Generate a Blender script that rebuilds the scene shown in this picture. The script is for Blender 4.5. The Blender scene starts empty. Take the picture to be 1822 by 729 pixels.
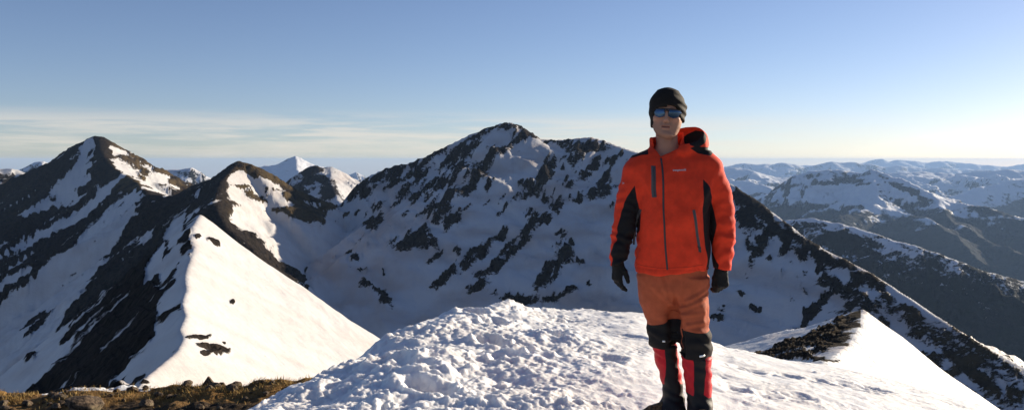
import bpy, math, random
import numpy as np
from mathutils import Vector, Matrix
from mathutils.bvhtree import BVHTree

F32 = np.float32
random.seed(7)
scene = bpy.context.scene
COL = scene.collection
FPX, CX0, HY = 1500.0, 911.0, 285.0            # focal length, principal column and eye level of the 1822 px photograph


def P(px, py, Y):
    return np.array([(px - CX0) / FPX * Y, Y, (HY - py) / FPX * Y])


# ------------------------------------------------------------------ noise
def _h(ix, iy, iz, seed):
    h = (ix.astype(np.uint32) * np.uint32(374761393) + iy.astype(np.uint32) * np.uint32(668265263)
         + iz.astype(np.uint32) * np.uint32(2147483647) + np.uint32(seed * 974711 + 12345))
    h = (h ^ (h >> np.uint32(13))) * np.uint32(1274126177)
    h = (h ^ (h >> np.uint32(16))) * np.uint32(2246822519)
    h = h ^ (h >> np.uint32(15))
    return h


def vnoise2(x, y, seed=0):
    """gradient noise, about -1..1"""
    x = np.asarray(x, dtype=np.float64); y = np.asarray(y, dtype=np.float64)
    fx = np.floor(x); fy = np.floor(y)
    ix = fx.astype(np.int64); iy = fy.astype(np.int64)
    dx = x - fx; dy = y - fy
    u = dx * dx * dx * (dx * (dx * 6 - 15) + 10); v = dy * dy * dy * (dy * (dy * 6 - 15) + 10)
    z = np.zeros_like(ix)

    def g(a, b, ox, oy):
        an = _h(a, b, z, seed).astype(np.float64) * (2 * math.pi / 4294967296.0)
        return np.cos(an) * ox + np.sin(an) * oy
    n00 = g(ix, iy, dx, dy); n10 = g(ix + 1, iy, dx - 1, dy)
    n01 = g(ix, iy + 1, dx, dy - 1); n11 = g(ix + 1, iy + 1, dx - 1, dy - 1)
    a = n00 + u * (n10 - n00); b = n01 + u * (n11 - n01)
    return (a + v * (b - a)) * 1.5


def fbm2(x, y, octv=5, seed=0, gain=0.5, lac=2.03):
    s = 0; a = 1.0; t = 0
    for o in range(octv):
        s = s + a * vnoise2(x, y, seed + o * 17); t += a
        x = x * lac + 13.7; y = y * lac + 7.1; a *= gain
    return s / t * 1.35


def ridged2(x, y, octv=5, seed=0, gain=0.5, lac=2.07):
    s = 0; a = 1.0; t = 0
    for o in range(octv):
        s = s + a * (1 - np.abs(vnoise2(x, y, seed + o * 31)) * 1.6); t += a
        x = x * lac + 3.3; y = y * lac + 9.2; a *= gain
    return s / t


def worley2(x, y, seed=0):
    fx = np.floor(x).astype(np.int64); fy = np.floor(y).astype(np.int64)
    d1 = np.full(x.shape, 9.0); z = np.zeros_like(fx); idv = np.zeros(x.shape)
    for i in (-1, 0, 1):
        for j in (-1, 0, 1):
            h = _h(fx + i, fy + j, z, seed)
            cx = fx + i + (h & np.uint32(0xffff)).astype(np.float64) / 65535
            cy = fy + j + (h >> np.uint32(16)).astype(np.float64) / 65535
            d = (x - cx) ** 2 + (y - cy) ** 2
            m = d < d1
            d1 = np.where(m, d, d1)
            idv = np.where(m, (h >> np.uint32(7) & np.uint32(1023)).astype(np.float64) / 1023, idv)
    return np.sqrt(d1), idv


def noise3(p, seed=0):
    """cheap 3-D noise from three oblique 2-D slices"""
    x, y, z = p[:, 0], p[:, 1], p[:, 2]
    return (vnoise2(x + .37 * z, y - .61 * z, seed) + vnoise2(y + .29 * x, z + .43 * x + 5.2, seed + 5)
            + vnoise2(z - .53 * y + 9.1, x + .31 * y, seed + 9)) * 0.62


def sstep(a, b, x):
    t = np.clip((x - a) / (b - a), 0, 1)
    return t * t * (3 - 2 * t)


# ------------------------------------------------------------------ mesh helpers
def make_mesh(name, v, f, mat=None, parent=None, smooth=True, attrs=None, cols=None):
    """v (n,3), f list/array of quads or tris -> one linked object"""
    v = np.asarray(v, dtype=np.float32)
    me = bpy.data.meshes.new(name)
    if isinstance(f, np.ndarray):
        k = f.shape[1]; nf = len(f)
        me.vertices.add(len(v)); me.vertices.foreach_set('co', v.ravel())
        me.loops.add(nf * k); me.loops.foreach_set('vertex_index', f.astype(np.int32).ravel())
        me.polygons.add(nf)
        me.polygons.foreach_set('loop_start', np.arange(0, nf * k, k, dtype=np.int32))
        me.update(calc_edges=True); me.validate()
    else:
        me.from_pydata([tuple(map(float, q)) for q in v], [], f); me.update()
    if smooth:
        me.polygons.foreach_set('use_smooth', np.ones(len(me.polygons), dtype=bool))
    for k_, a in (attrs or {}).items():
        at = me.attributes.new(k_, 'FLOAT', 'POINT'); at.data.foreach_set('value', np.asarray(a, dtype=np.float32))
    for k_, a in (cols or {}).items():
        at = me.attributes.new(k_, 'FLOAT_COLOR', 'POINT')
        c = np.ones((len(v), 4), dtype=np.float32); c[:, :3] = a
        at.data.foreach_set('color', c.ravel())
    o = bpy.data.objects.new(name, me)
    COL.objects.link(o)
    for m in (mat if isinstance(mat, (list, tuple)) else [mat]):
        if m: me.materials.append(m)
    if parent: o.parent = parent
    return o


def tag(o, label=None, cat=None, group=None, kind=None):
    if label: o['label'] = label
    if cat: o['category'] = cat
    if group: o['group'] = group
    if kind: o['kind'] = kind
    return o


def grid_faces(nr, nc):
    i = np.arange(nr * nc).reshape(nr, nc)
    return np.stack([i[:-1, :-1], i[:-1, 1:], i[1:, 1:], i[1:, :-1]], -1).reshape(-1, 4)


# ------------------------------------------------------------------ node helpers
class NT:
    def __init__(self, name):
        self.m = bpy.data.materials.new(name); self.m.use_nodes = True
        self.t = self.m.node_tree; self.t.nodes.clear()
        self.out = self.t.nodes.new('ShaderNodeOutputMaterial')
        self.b = self.t.nodes.new('ShaderNodeBsdfPrincipled')
        self.t.links.new(self.b.outputs[0], self.out.inputs[0])

    def n(self, typ, **kw):
        nd = self.t.nodes.new(typ)
        for k, v in kw.items(): setattr(nd, k, v)
        return nd

    def link(self, a, b): self.t.links.new(a, b)

    def val(self, sock, v):
        if hasattr(v, 'is_output') or isinstance(v, bpy.types.NodeSocket): self.link(v, sock)
        else:
            if isinstance(v, (tuple, list)) and len(v) == 3 and sock.type == 'RGBA': v = (*v, 1)
            sock.default_value = v

    def attr(self, name):
        return self.n('ShaderNodeAttribute', attribute_name=name)

    def coord(self, which='Object'):
        return self.n('ShaderNodeTexCoord').outputs[which]

    def mapping(self, vec, scale=(1, 1, 1), rot=(0, 0, 0)):
        m = self.n('ShaderNodeMapping'); self.link(vec, m.inputs[0])
        m.inputs['Scale'].default_value = scale; m.inputs['Rotation'].default_value = rot
        return m.outputs[0]

    def noise(self, vec, scale, detail=4, rough=.55, dist=0):
        n = self.n('ShaderNodeTexNoise'); self.link(vec, n.inputs['Vector'])
        n.inputs['Scale'].default_value = scale; n.inputs['Detail'].default_value = detail
        n.inputs['Roughness'].default_value = rough; n.inputs['Distortion'].default_value = dist
        return n.outputs['Fac']

    def math(self, op, a, b=0.0, c=None, clamp=False):
        n = self.n('ShaderNodeMath', operation=op, use_clamp=clamp)
        self.val(n.inputs[0], a); self.val(n.inputs[1], b)
        if c is not None: self.val(n.inputs[2], c)
        return n.outputs[0]

    def maprange(self, v, a, b, c=0.0, d=1.0):
        n = self.n('ShaderNodeMapRange', interpolation_type='SMOOTHSTEP')
        self.val(n.inputs[0], v)
        for i, q in enumerate((a, b, c, d)): self.val(n.inputs[1 + i], q)
        return n.outputs[0]

    def mix(self, fac, a, b):
        n = self.n('ShaderNodeMix', data_type='RGBA')
        self.val(n.inputs[0], fac); self.val(n.inputs[6], a); self.val(n.inputs[7], b)
        return n.outputs[2]

    def bump(self, h, strength=.5, dist=.01, normal=None):
        n = self.n('ShaderNodeBump'); self.val(n.inputs['Height'], h)
        n.inputs['Strength'].default_value = strength; n.inputs['Distance'].default_value = dist
        if normal is not None: self.link(normal, n.inputs['Normal'])
        return n.outputs[0]

    def set(self, **kw):
        for k, v in kw.items():
            self.val(self.b.inputs[k.replace('_', ' ')], v)
        return self.m
# ------------------------------------------------------------------ camera, light, sky
cam = bpy.data.cameras.new('camera'); camo = bpy.data.objects.new('camera', cam); COL.objects.link(camo)
cam.sensor_width = 36.0; cam.lens = FPX / 1822.0 * 36.0
camo.location = (0, 0, 0); camo.rotation_euler = (math.radians(90), 0, 0)
cam.shift_y = -(364.5 - HY) / 1822.0                      # level camera, frame moved down
cam.clip_start = 0.1; cam.clip_end = 300000
scene.camera = camo

SUN_AZ, SUN_EL = math.radians(57), math.radians(12.2)         # azimuth measured from the viewing direction towards the right
sd = Vector((math.sin(SUN_AZ) * math.cos(SUN_EL), math.cos(SUN_AZ) * math.cos(SUN_EL), math.sin(SUN_EL)))
sun = bpy.data.lights.new('sun', 'SUN'); suno = bpy.data.objects.new('sun', sun); COL.objects.link(suno)
sun.energy = 5.0; sun.angle = math.radians(0.53); sun.color = (1.0, 0.87, 0.68)
suno.rotation_euler = sd.to_track_quat('Z', 'Y').to_euler()
suno.location = (40, 20, 60)

w = bpy.data.worlds.new('World'); scene.world = w; w.use_nodes = True
nt = w.node_tree; nt.nodes.clear()
wo = nt.nodes.new('ShaderNodeOutputWorld'); bg = nt.nodes.new('ShaderNodeBackground')
sky = nt.nodes.new('ShaderNodeTexSky'); sky.sky_type = 'NISHITA'; sky.sun_disc = False
sky.sun_elevation = SUN_EL; sky.sun_rotation = SUN_AZ
sky.altitude = 2400; sky.air_density = 1.0; sky.dust_density = 1.4; sky.ozone_density = 2.0
bg.inputs[1].default_value = 0.069
dip = nt.nodes.new('ShaderNodeVectorMath'); dip.operation = 'ADD'; dip.inputs[1].default_value = (0, 0, .012)   # the horizon lies below eye level on a high summit
dipn = nt.nodes.new('ShaderNodeVectorMath'); dipn.operation = 'NORMALIZE'
# thin cirrus low over the horizon, by direction
tc = nt.nodes.new('ShaderNodeTexCoord')
nt.links.new(tc.outputs['Generated'], dip.inputs[0]); nt.links.new(dip.outputs[0], dipn.inputs[0]); nt.links.new(dipn.outputs[0], sky.inputs[0])
sep = nt.nodes.new('ShaderNodeSeparateXYZ'); nt.links.new(tc.outputs['Generated'], sep.inputs[0])


def wmath(op, a, b=0.0, clamp=False):
    n = nt.nodes.new('ShaderNodeMath'); n.operation = op; n.use_clamp = clamp
    for i, q in enumerate((a, b)):
        if isinstance(q, (int, float)): n.inputs[i].default_value = q
        else: nt.links.new(q, n.inputs[i])
    return n.outputs[0]


def wrange(v, a, b, c=0.0, d=1.0):
    n = nt.nodes.new('ShaderNodeMapRange'); n.interpolation_type = 'SMOOTHSTEP'
    nt.links.new(v, n.inputs[0])
    for i, q in enumerate((a, b, c, d)): n.inputs[1 + i].default_value = q
    return n.outputs[0]


def wnoise(scale, rot, detail, rough=.55, loc=(0, 0, 0)):
    mp = nt.nodes.new('ShaderNodeMapping'); nt.links.new(tc.outputs['Generated'], mp.inputs[0])
    mp.inputs['Scale'].default_value = scale; mp.inputs['Rotation'].default_value = rot; mp.inputs['Location'].default_value = loc
    n = nt.nodes.new('ShaderNodeTexNoise'); nt.links.new(mp.outputs[0], n.inputs['Vector'])
    n.inputs['Scale'].default_value = 1.0; n.inputs['Detail'].default_value = detail; n.inputs['Roughness'].default_value = rough
    n.inputs['Distortion'].default_value = .6
    return n.outputs['Fac']


el = sep.outputs['Z']
band = wmath('MULTIPLY', wrange(el, -.01, .014), wrange(el, .034, .062, 1, 0))
n1 = wnoise((2.6, 2.6, 38), (0, -0.035, 0), 6, .62, (1.3, 0, 0))
n2 = wnoise((8, 8, 130), (0, -0.04, 0), 5, .6, (4.1, 2, 0))
nn = wmath('ADD', wmath('MULTIPLY', n1, .75), wmath('MULTIPLY', n2, .3))
left = wrange(sep.outputs['X'], .46, .04, .22, 1.0)
cl = wmath('MULTIPLY', wmath('MULTIPLY', wrange(nn, .42, .60), band), left)
cl = wmath('MULTIPLY', cl, .5)
mx = nt.nodes.new('ShaderNodeMix'); mx.data_type = 'RGBA'
tint = nt.nodes.new('ShaderNodeMix'); tint.data_type = 'RGBA'; tint.blend_type = 'MULTIPLY'; tint.inputs[0].default_value = 1
nt.links.new(sky.outputs[0], tint.inputs[6]); tint.inputs[7].default_value = (1.03, .95, 1.05, 1)
nt.links.new(cl, mx.inputs[0]); nt.links.new(tint.outputs[2], mx.inputs[6]); mx.inputs[7].default_value = (7.6, 6.7, 5.7, 1)
nt.links.new(mx.outputs[2], bg.inputs[0]); nt.links.new(bg.outputs[0], wo.inputs[0])

vs = scene.view_settings
vs.view_transform = 'Standard'; vs.look = 'None'; vs.exposure = 0.85; vs.gamma = 1.0; vs.use_curve_mapping = False
scene.cycles.use_denoising = True
scene.cycles.max_bounces = 6
scene.cycles.volume_bounces = 0


# ------------------------------------------------------------------ mountain materials
def mountain_material(name, rock_a, rock_b, scale, snow=(.86, .86, .87), dust=(.62, .47, .38), grass=(.085, .06, .03), bumpd=1.0, edge=.10, dustamt=.35):
    k = NT(name)
    co = k.coord('Object')
    n = k.noise(co, scale, 7, .62)
    n_ = k.noise(co, scale * 5.5, 5, .6)
    a = k.attr('rock').outputs['Fac']
    v = k.math('ADD', a, k.math('MULTIPLY', k.math('SUBTRACT', n, .5), 1.1))
    v = k.math('ADD', v, k.math('MULTIPLY', k.math('SUBTRACT', n_, .5), 1.5))
    mask = k.maprange(v, .5 - edge, .5 + edge)
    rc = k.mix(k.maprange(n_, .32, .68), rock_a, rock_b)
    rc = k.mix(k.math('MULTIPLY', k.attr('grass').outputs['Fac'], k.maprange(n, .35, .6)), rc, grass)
    sc = k.mix(k.math('MULTIPLY', k.attr('dust').outputs['Fac'], dustamt), snow, dust)
    col = k.mix(mask, sc, rc)
    rough = k.maprange(mask, 0, 1, .55, .92)
    h = k.math('MULTIPLY', mask, k.math('ADD', n_, k.math('MULTIPLY', n, 1.5)))
    hs = k.noise(k.mapping(co, (1, 1, 1), (0, 0, .5)), scale * 3, 6, .55)
    h = k.math('ADD', h, k.math('MULTIPLY', k.math('SUBTRACT', 1.0, mask), k.math('MULTIPLY', hs, .45)))
    bp = k.bump(h, .9, bumpd)
    return k.set(Base_Color=col, Roughness=rough, Normal=bp, Specular_IOR_Level=k.maprange(mask, 0, 1, .25, .04))


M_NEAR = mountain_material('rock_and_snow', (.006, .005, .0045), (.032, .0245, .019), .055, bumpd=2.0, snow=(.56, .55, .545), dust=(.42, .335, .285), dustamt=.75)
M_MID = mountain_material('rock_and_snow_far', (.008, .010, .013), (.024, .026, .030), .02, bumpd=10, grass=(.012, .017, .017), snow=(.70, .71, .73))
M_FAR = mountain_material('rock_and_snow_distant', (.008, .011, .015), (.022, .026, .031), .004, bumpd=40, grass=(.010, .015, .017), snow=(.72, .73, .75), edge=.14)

# ------------------------------------------------------------------ ridge terrain
def ridge(pts, L, R, group, gul=.22, lam=60., seed=1, base=None, rough=1.0):
    """pts: (px, py, depth) on the skyline; L/R: (slope at crest, slope far, length) on the left/right of the walking direction"""
    p = np.array([P(*q) for q in pts])
    return dict(p=p, L=L, R=R, g=group, gul=gul, lam=lam, seed=seed, rough=rough)


def eval_ridge(r, X, Y):
    p = r['p']; lam = r['lam']
    H = np.full(X.shape, -1e9); DD = np.full(X.shape, 1e9)
    g = r['gul'] * fbm2(X / lam, Y / lam, 4, r['seed'])

    def fall(sp, d_):
        s0, s1, ln = sp
        return s1 * d_ + (s0 - s1) * ln * (1 - np.exp(-d_ / ln))
    for i in range(len(p) - 1):
        a = p[i]; b = p[i + 1]; e = b[:2] - a[:2]; l2 = float(e @ e)
        tr = ((X - a[0]) * e[0] + (Y - a[1]) * e[1]) / l2; t = np.clip(tr, 0, 1)
        d = np.sqrt((X - a[0] - t * e[0]) ** 2 + (Y - a[1] - t * e[1]) ** 2)
        ym = (a[1] + b[1]) * .5; c_ = (.0045 if ym < 2600 else .0015) * ym
        side = ((X - a[0]) * e[1] - (Y - a[1]) * e[0]) / (math.sqrt(l2) * d + 1e-6)
        wgt = sstep(-.6, .6, side)
        d_ = np.sqrt(d * d + c_ * c_) - c_ * .8 + g * np.minimum(d, lam * 1.6)
        z = a[2] + t * (b[2] - a[2]) - (fall(r['L'], d_) * (1 - wgt) + fall(r['R'], d_) * wgt)
        z = z - 1.3 * np.clip(np.abs(tr - t) * math.sqrt(l2) - .42 * d, 0, None)      # falls off quickly past its ends
        m = z > H
        H = np.where(m, z, H); DD = np.minimum(DD, d)
    return H, DD


def build_height(ridges, X, Y, k):
    H = None; A = None; DD = None
    for i, r in enumerate(ridges):
        z, d = eval_ridge(r, X, Y)
        if H is None:
            H, A, DD = z, np.zeros(X.shape, int), d
        else:
            h = np.clip(.5 + .5 * (z - H) / k, 0, 1)
            A = np.where(z > H, i, A); DD = np.where(z > H, d, DD)
            H = H * (1 - h) + z * h + k * h * (1 - h) * .6
    return H, A, DD


def polymask(px, py, poly):
    """signed distance in photo pixels to a closed outline, positive inside"""
    poly = np.array(poly, float); n = len(poly)
    d = np.full(px.shape, 1e9); ins = np.zeros(px.shape, bool)
    for i in range(n):
        a = poly[i]; b = poly[(i + 1) % n]; e = b - a
        t = np.clip(((px - a[0]) * e[0] + (py - a[1]) * e[1]) / (e @ e + 1e-9), 0, 1)
        d = np.minimum(d, (px - a[0] - t * e[0]) ** 2 + (py - a[1] - t * e[1]) ** 2)
        c = (a[1] > py) != (b[1] > py)
        xx = (b[0] - a[0]) * (py - a[1]) / (b[1] - a[1] + 1e-12) + a[0]
        ins ^= c & (px < xx)
    d = np.sqrt(d)
    return np.where(ins, d, -d)


def blob(px, py, lst, soft=1.0):
    """outcrops surveyed from the summit: (bearing px, dip px, half length, half width, lie in degrees)"""
    m = np.full(px.shape, -3.0)
    for cx, cy, rx, ry, an in lst:
        c, s = math.cos(math.radians(an)), math.sin(math.radians(an))
        dx = px - cx; dy = -(py - cy)
        u = (dx * c + dy * s) / rx; v = (-dx * s + dy * c) / ry
        m = np.maximum(m, 1 - np.sqrt(u * u + v * v))
    return m


def polar(u0, u1, nu, y0, y1, ny, power=None):
    u = np.linspace(u0, u1, nu)
    y = np.exp(np.linspace(math.log(y0), math.log(y1), ny))
    U, Yg = np.meshgrid(u, y)
    return U * Yg, Yg
# ------------------------------------------------------------------ near massif
RIDGES = [
    # snow ridge leaving our summit to the left
    ridge([(215, 730, 56), (240, 685, 70), (270, 662, 79), (297, 640, 88), (316, 624, 96), (328, 602, 105), (322, 584, 113), (332, 560, 124), (325, 540, 133), (333, 512, 150), (330, 490, 164), (336, 470, 180), (346, 440, 204), (340, 425, 216), (343, 402, 236), (356, 381, 262), (366, 404, 282), (382, 450, 310), (400, 500, 340)],
          (.92, .8, 40), (.90, .52, 60), 'snow_ridge', gul=.05, lam=25, seed=11),
    # rocky knoll behind it and its spur towards the bowl
    ridge([(262, 345, 1078), (300, 348, 1068), (322, 343, 1060), (350, 326, 1037), (385, 316, 986), (405, 300, 952), (425, 288, 935), (440, 290, 926), (455, 296, 943), (482, 310, 986), (522, 336, 1056), (560, 353, 1068), (600, 366, 1010)],
          (.62, .42, 80), (.85, .7, 60), 'rocky_knoll', gul=.14, lam=45, seed=21),
    ridge([(425, 289, 935), (395, 320, 850), (380, 360, 765), (400, 400, 714), (450, 440, 697), (500, 480, 714), (545, 505, 731)],
          (1.05, .85, 60), (.9, .75, 60), 'rocky_knoll', gul=.15, lam=30, seed=24),
    # dark peak at the left: left arete, summit, right arete, spur to the knoll
    ridge([(-420, 640, 960), (-200, 500, 1035), (-60, 420, 1140), (0, 376, 1200), (55, 328, 1260), (110, 280, 1305), (140, 254, 1335), (165, 243, 1350), (180, 243, 1353), (215, 262, 1380), (255, 292, 1395), (290, 318, 1395), (325, 345, 1395), (370, 400, 1395)],
          (.55, .45, 90), (.78, .62, 120), 'rocky_peak', gul=.22, lam=70, seed=31),
    ridge([(172, 243, 1351), (182, 275, 1290), (205, 300, 1245), (240, 322, 1185), (262, 343, 1117)],
          (.62, .5, 80), (.9, .75, 80), 'rocky_peak', gul=.18, lam=45, seed=33),
    # the big mountain
    ridge([(600, 366, 1010), (612, 355, 1020), (632, 330, 1035), (655, 312, 1050), (690, 297, 1070), (730, 288, 1090), (770, 271, 1110), (800, 256, 1130), (830, 241, 1150), (860, 229, 1160), (890, 219, 1170), (908, 217, 1172), (925, 223, 1172), (945, 236, 1170), (962, 245, 1166), (985, 249, 1158),
           (1010, 247, 1146), (1030, 245, 1136), (1052, 243, 1122), (1075, 248, 1106), (1100, 258, 1086), (1135, 270, 1054), (1180, 280, 1010), (1240, 298, 945), (1300, 325, 880), (1335, 348, 830), (1360, 365, 795), (1390, 388, 750), (1420, 412, 705), (1465, 441, 655), (1510, 463, 615), (1555, 487, 575), (1610, 522, 530), (1660, 556, 495), (1700, 582, 470), (1760, 617, 435), (1822, 652, 405), (1900, 700, 370), (2100, 800, 310), (2400, 900, 260)],
          (1.7, 1.2, 80), (.40, .37, 220), 'mountain', gul=.12, lam=85, seed=41),
    # low ribs in its face
    ridge([(1040, 345, 975), (1000, 420, 890), (940, 500, 810)], (.45, .5, 60), (.5, .5, 60), 'mountain', gul=.1, lam=60, seed=45),
    ridge([(1545, 520, 545), (1480, 575, 500), (1400, 640, 450)], (.5, .5, 60), (.55, .55, 60), 'mountain', gul=.1, lam=40, seed=47),
    # our own summit, falling away under the snow
    ridge([(911, 900, 14), (1000, 900, 22), (1060, 880, 34)], (.62, .6, 60), (.62, .6, 60), 'ridge_foot', gul=.05, lam=30, seed=51),
    ridge([(-600, 700, 60), (100, 760, 40), (215, 735, 56)], (.7, .6, 60), (.7, .6, 60), 'snow_ridge', gul=.05, lam=30, seed=52),
]
X, Y = polar(-.80, .76, 960, 44, 2100, 560)
H, A, DD = build_height(RIDGES, X, Y, 14.)
# bowl floor and the snow trough at the left: smooth fill
floor_ = np.where(X < -60 - .12 * Y, -300., -205.)
_px = CX0 + FPX * X / Y
_sk = [(-400, 640), (0, 1200), (172, 1350), (330, 1380), (350, 1050), (430, 960), (600, 1030), (700, 1080), (908, 1172), (1100, 1086), (1300, 880), (1460, 655), (1610, 530), (1822, 405), (2400, 260)]
floor_ = floor_ - 1.5 * np.clip(Y - np.interp(_px, [q[0] for q in _sk], [q[1] for q in _sk]), 0, None)
hk = np.clip(.5 + .5 * (floor_ - H) / 60, 0, 1)
H = H * (1 - hk) + floor_ * hk + 60 * hk * (1 - hk) * .5
GROUP = np.array([['snow_ridge', 'rocky_knoll', 'rocky_peak', 'mountain', 'ridge_foot'].index(r['g']) for r in RIDGES])[A]
PX = CX0 + FPX * X / Y; PY = HY - FPX * H / Y

rock = np.zeros(X.shape); dust = np.zeros(X.shape); grass = np.zeros(X.shape)
wx = fbm2(X / 22, H / 22, 4, 91) ; wy = fbm2(X / 22 + 40, H / 22 + 9, 4, 92)
qx = PX + wx * 11; qy = PY + wy * 9
wqx = PX + wx * 5; wqy = PY + wy * 5
# --- big mountain
OUT = [(872, 231, 40, 6, 24), (905, 224, 22, 5, 0), (940, 236, 26, 8, -36), (925, 246, 22, 10, 25), (880, 275, 46, 10, 32), (840, 262, 22, 7, 40), (812, 268, 24, 7, 38), (800, 285, 26, 7, 38),
       (772, 277, 28, 8, 36), (745, 292, 20, 7, 35), (735, 310, 24, 8, 38), (703, 303, 26, 11, 38), (668, 316, 22, 9, 36), (642, 332, 20, 9, 42), (625, 347, 18, 10, 45), (650, 345, 14, 10, 60),
       (850, 305, 26, 12, 44), (838, 330, 34, 9, 48), (815, 300, 22, 7, 38), (782, 325, 26, 8, 40), (758, 335, 18, 6, 40), (800, 350, 24, 8, 44), (770, 357, 14, 6, 44), (742, 350, 18, 6, 38), (720, 345, 18, 6, 40),
       (806, 396, 22, 7, 42), (786, 382, 22, 10, 55), (765, 378, 12, 6, 45), (735, 432, 36, 17, 10), (750, 412, 14, 8, 60), (770, 432, 6, 16, 20), (662, 396, 12, 18, -25), (672, 388, 8, 12, -30),
       (632, 456, 12, 6, 0), (646, 482, 11, 5, 0), (679, 484, 3, 3, 0), (585, 459, 6, 2, 0), (668, 516, 24, 9, -15), (684, 533, 12, 16, 20), (640, 437, 6, 3, 0),
       (974, 305, 12, 26, -15), (960, 330, 26, 11, 50), (940, 345, 18, 6, 45), (1045, 262, 40, 13, 5), (1026, 282, 18, 9, 20), (1042, 312, 15, 9, 50), (1012, 332, 14, 10, 30), (1054, 350, 10, 12, 0), (1072, 340, 13, 17, -10), (1085, 285, 18, 6, 40), (1060, 298, 8, 6, 40),
       (980, 253, 14, 4, 20), (1005, 255, 12, 4, 20), (935, 330, 10, 6, 30), (1000, 300, 5, 6, 50),
       (990, 368, 9, 19, -8), (972, 352, 8, 7, 40), (970, 392, 16, 9, 45), (945, 382, 16, 7, 45), (1018, 358, 8, 7, 20), (1034, 356, 8, 6, 60), (905, 365, 18, 5, 40), (885, 385, 10, 4, 40), (920, 350, 14, 5, 45), (1090, 370, 8, 8, 0),
       (936, 420, 30, 13, 48), (950, 400, 12, 10, 45), (912, 448, 26, 14, 42), (893, 420, 14, 7, 45), (852, 452, 36, 13, 42), (830, 478, 14, 10, 60), (792, 498, 30, 9, 42), (778, 455, 14, 8, 50), (765, 470, 10, 7, 40), (815, 455, 12, 8, 70),
       (885, 478, 24, 12, 40), (860, 488, 18, 8, 20), (850, 516, 24, 9, 32), (918, 530, 40, 13, 0), (955, 535, 18, 8, 0), (1004, 452, 20, 18, 60), (1028, 463, 10, 8, 0), (985, 485, 26, 13, 50), (962, 505, 16, 12, 40), (1018, 513, 11, 10, 20), (1000, 525, 18, 9, 20), (978, 540, 16, 7, 0), (1020, 430, 6, 5, 0), (1046, 500, 4, 4, 0), (1000, 420, 10, 6, 40),
       (1274, 566, 12, 9, 10), (1280, 545, 8, 8, 0), (1318, 520, 7, 5, 30), (1337, 541, 9, 6, -20), (1350, 543, 4, 4, 0), (1255, 455, 8, 10, 0), (1390, 482, 4, 3, 40),
       (1322, 352, 24, 18, -45), (1330, 385, 16, 30, -12), (1350, 375, 30, 14, -40), (1372, 408, 20, 17, -20), (1355, 425, 16, 12, 40), (1345, 443, 16, 12, 50), (1395, 420, 26, 10, -40), (1402, 445, 16, 10, 40), (1368, 458, 6, 5, 0), (1432, 448, 12, 18, -30), (1425, 430, 26, 8, -38),
       (1470, 462, 30, 13, -25), (1460, 480, 8, 12, -20), (1510, 476, 30, 12, -25), (1535, 500, 30, 16, 10), (1560, 508, 30, 18, -40), (1500, 510, 20, 12, 48), (1475, 530, 30, 9, 48), (1440, 565, 30, 8, 48), (1415, 580, 12, 8, 30), (1520, 540, 10, 20, -30), (1550, 545, 22, 20, -20), (1590, 545, 40, 20, -42), (1570, 580, 16, 22, -20), (1620, 560, 40, 18, -35), (1625, 590, 24, 26, -30), (1660, 600, 40, 24, -38), (1655, 640, 30, 24, 10), (1700, 625, 44, 24, -36), (1690, 665, 36, 16, 30), (1750, 650, 50, 26, -34), (1790, 665, 40, 26, -32), (1740, 690, 20, 16, 0), (1800, 710, 24, 26, 0), (1850, 700, 60, 30, -32), (1950, 760, 80, 40, -30), (1620, 640, 14, 20, 0)]
al = X * .70 + H * .72; ac = X * .72 - H * .70
fine = fbm2(al / 20, ac / 4.5, 5, 77)                       # streaks lying along the strata
q2x = PX + wx * 7 + fine * 10; q2y = PY + wy * 6 + fine * 8
mm = blob(q2x, q2y, [(a_, b_, c_ * .9, d_ * .82, e_) for a_, b_, c_, d_, e_ in OUT])
rk_m = .5 + np.clip(mm + .10, -1.1, .45) * 1.0 + .42 * fine * (mm > -1.2) - .04 + .07 * sstep(1180, 1300, PX) - .30 * sstep(1440, 1560, PX) - np.clip(blob(q2x, q2y, [(1592, 577, 11, 28, -25), (1735, 685, 26, 30, 0), (1500, 497, 20, 8, 45), (1545, 528, 24, 5, 40), (1660, 622, 14, 9, 30), (1780, 700, 8, 14, 0)]) + .2, 0, .8) * 1.2
scatter = fbm2(al / 26, ac / 8, 5, 78)
zone = blob(PX, PY, [(740, 315, 150, 40, 33), (800, 350, 90, 50, 40), (1060, 300, 60, 50, 0), (1400, 420, 110, 60, -30), (1620, 590, 250, 70, -35)])
rk_m = np.maximum(rk_m, .5 + (scatter - .42) * 1.7 + np.clip(zone, -1, .35) * .8)
# right ridge crest: a lit strip of snow beyond the rock edge stays snow
sel = GROUP == 3
rock = np.where(sel, rk_m, rock)
dust = np.where(sel, sstep(-.1, .9, fbm2(X / 60 + .3 * H / 60, H / 14, 5, 61) + .25) , dust)
grass = np.where(sel, sstep(1450, 1700, PX) * .8, grass)
# --- snow ridge at the left
leftface = sstep(0, 1, 0)
crest = [(215, 760), (240, 688), (270, 664), (295, 642), (314, 626), (325, 603), (319, 585), (329, 560), (322, 540), (330, 512), (327, 490), (333, 470), (343, 440), (337, 425), (340, 402), (353, 383)]
right_of = polymask(PX, PY, [(352, 300)] + [(352, 384)] + crest[::-1][1:] + [(215, 900), (900, 900), (900, 300)])
r_left = .5 + .34 + 1.4 * fbm2((X * .66 + H * .75) / 18, (X * .75 - H * .66) / 3.2, 6, 71)
snowl = blob(qx, qy, [(300, 545, 60, 10, 38), (280, 600, 70, 16, 40), (255, 650, 50, 14, 42), (315, 420, 30, 8, 70), (300, 470, 36, 8, 60), (230, 545, 30, 3, 40), (205, 590, 36, 3, 40), (175, 640, 30, 4, 42), (310, 520, 30, 7, 45), (325, 480, 10, 24, 0), (318, 600, 16, 30, -30), (285, 648, 30, 12, 40), (270, 430, 26, 4, 50), (250, 480, 20, 2.5, 40)])
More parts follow.
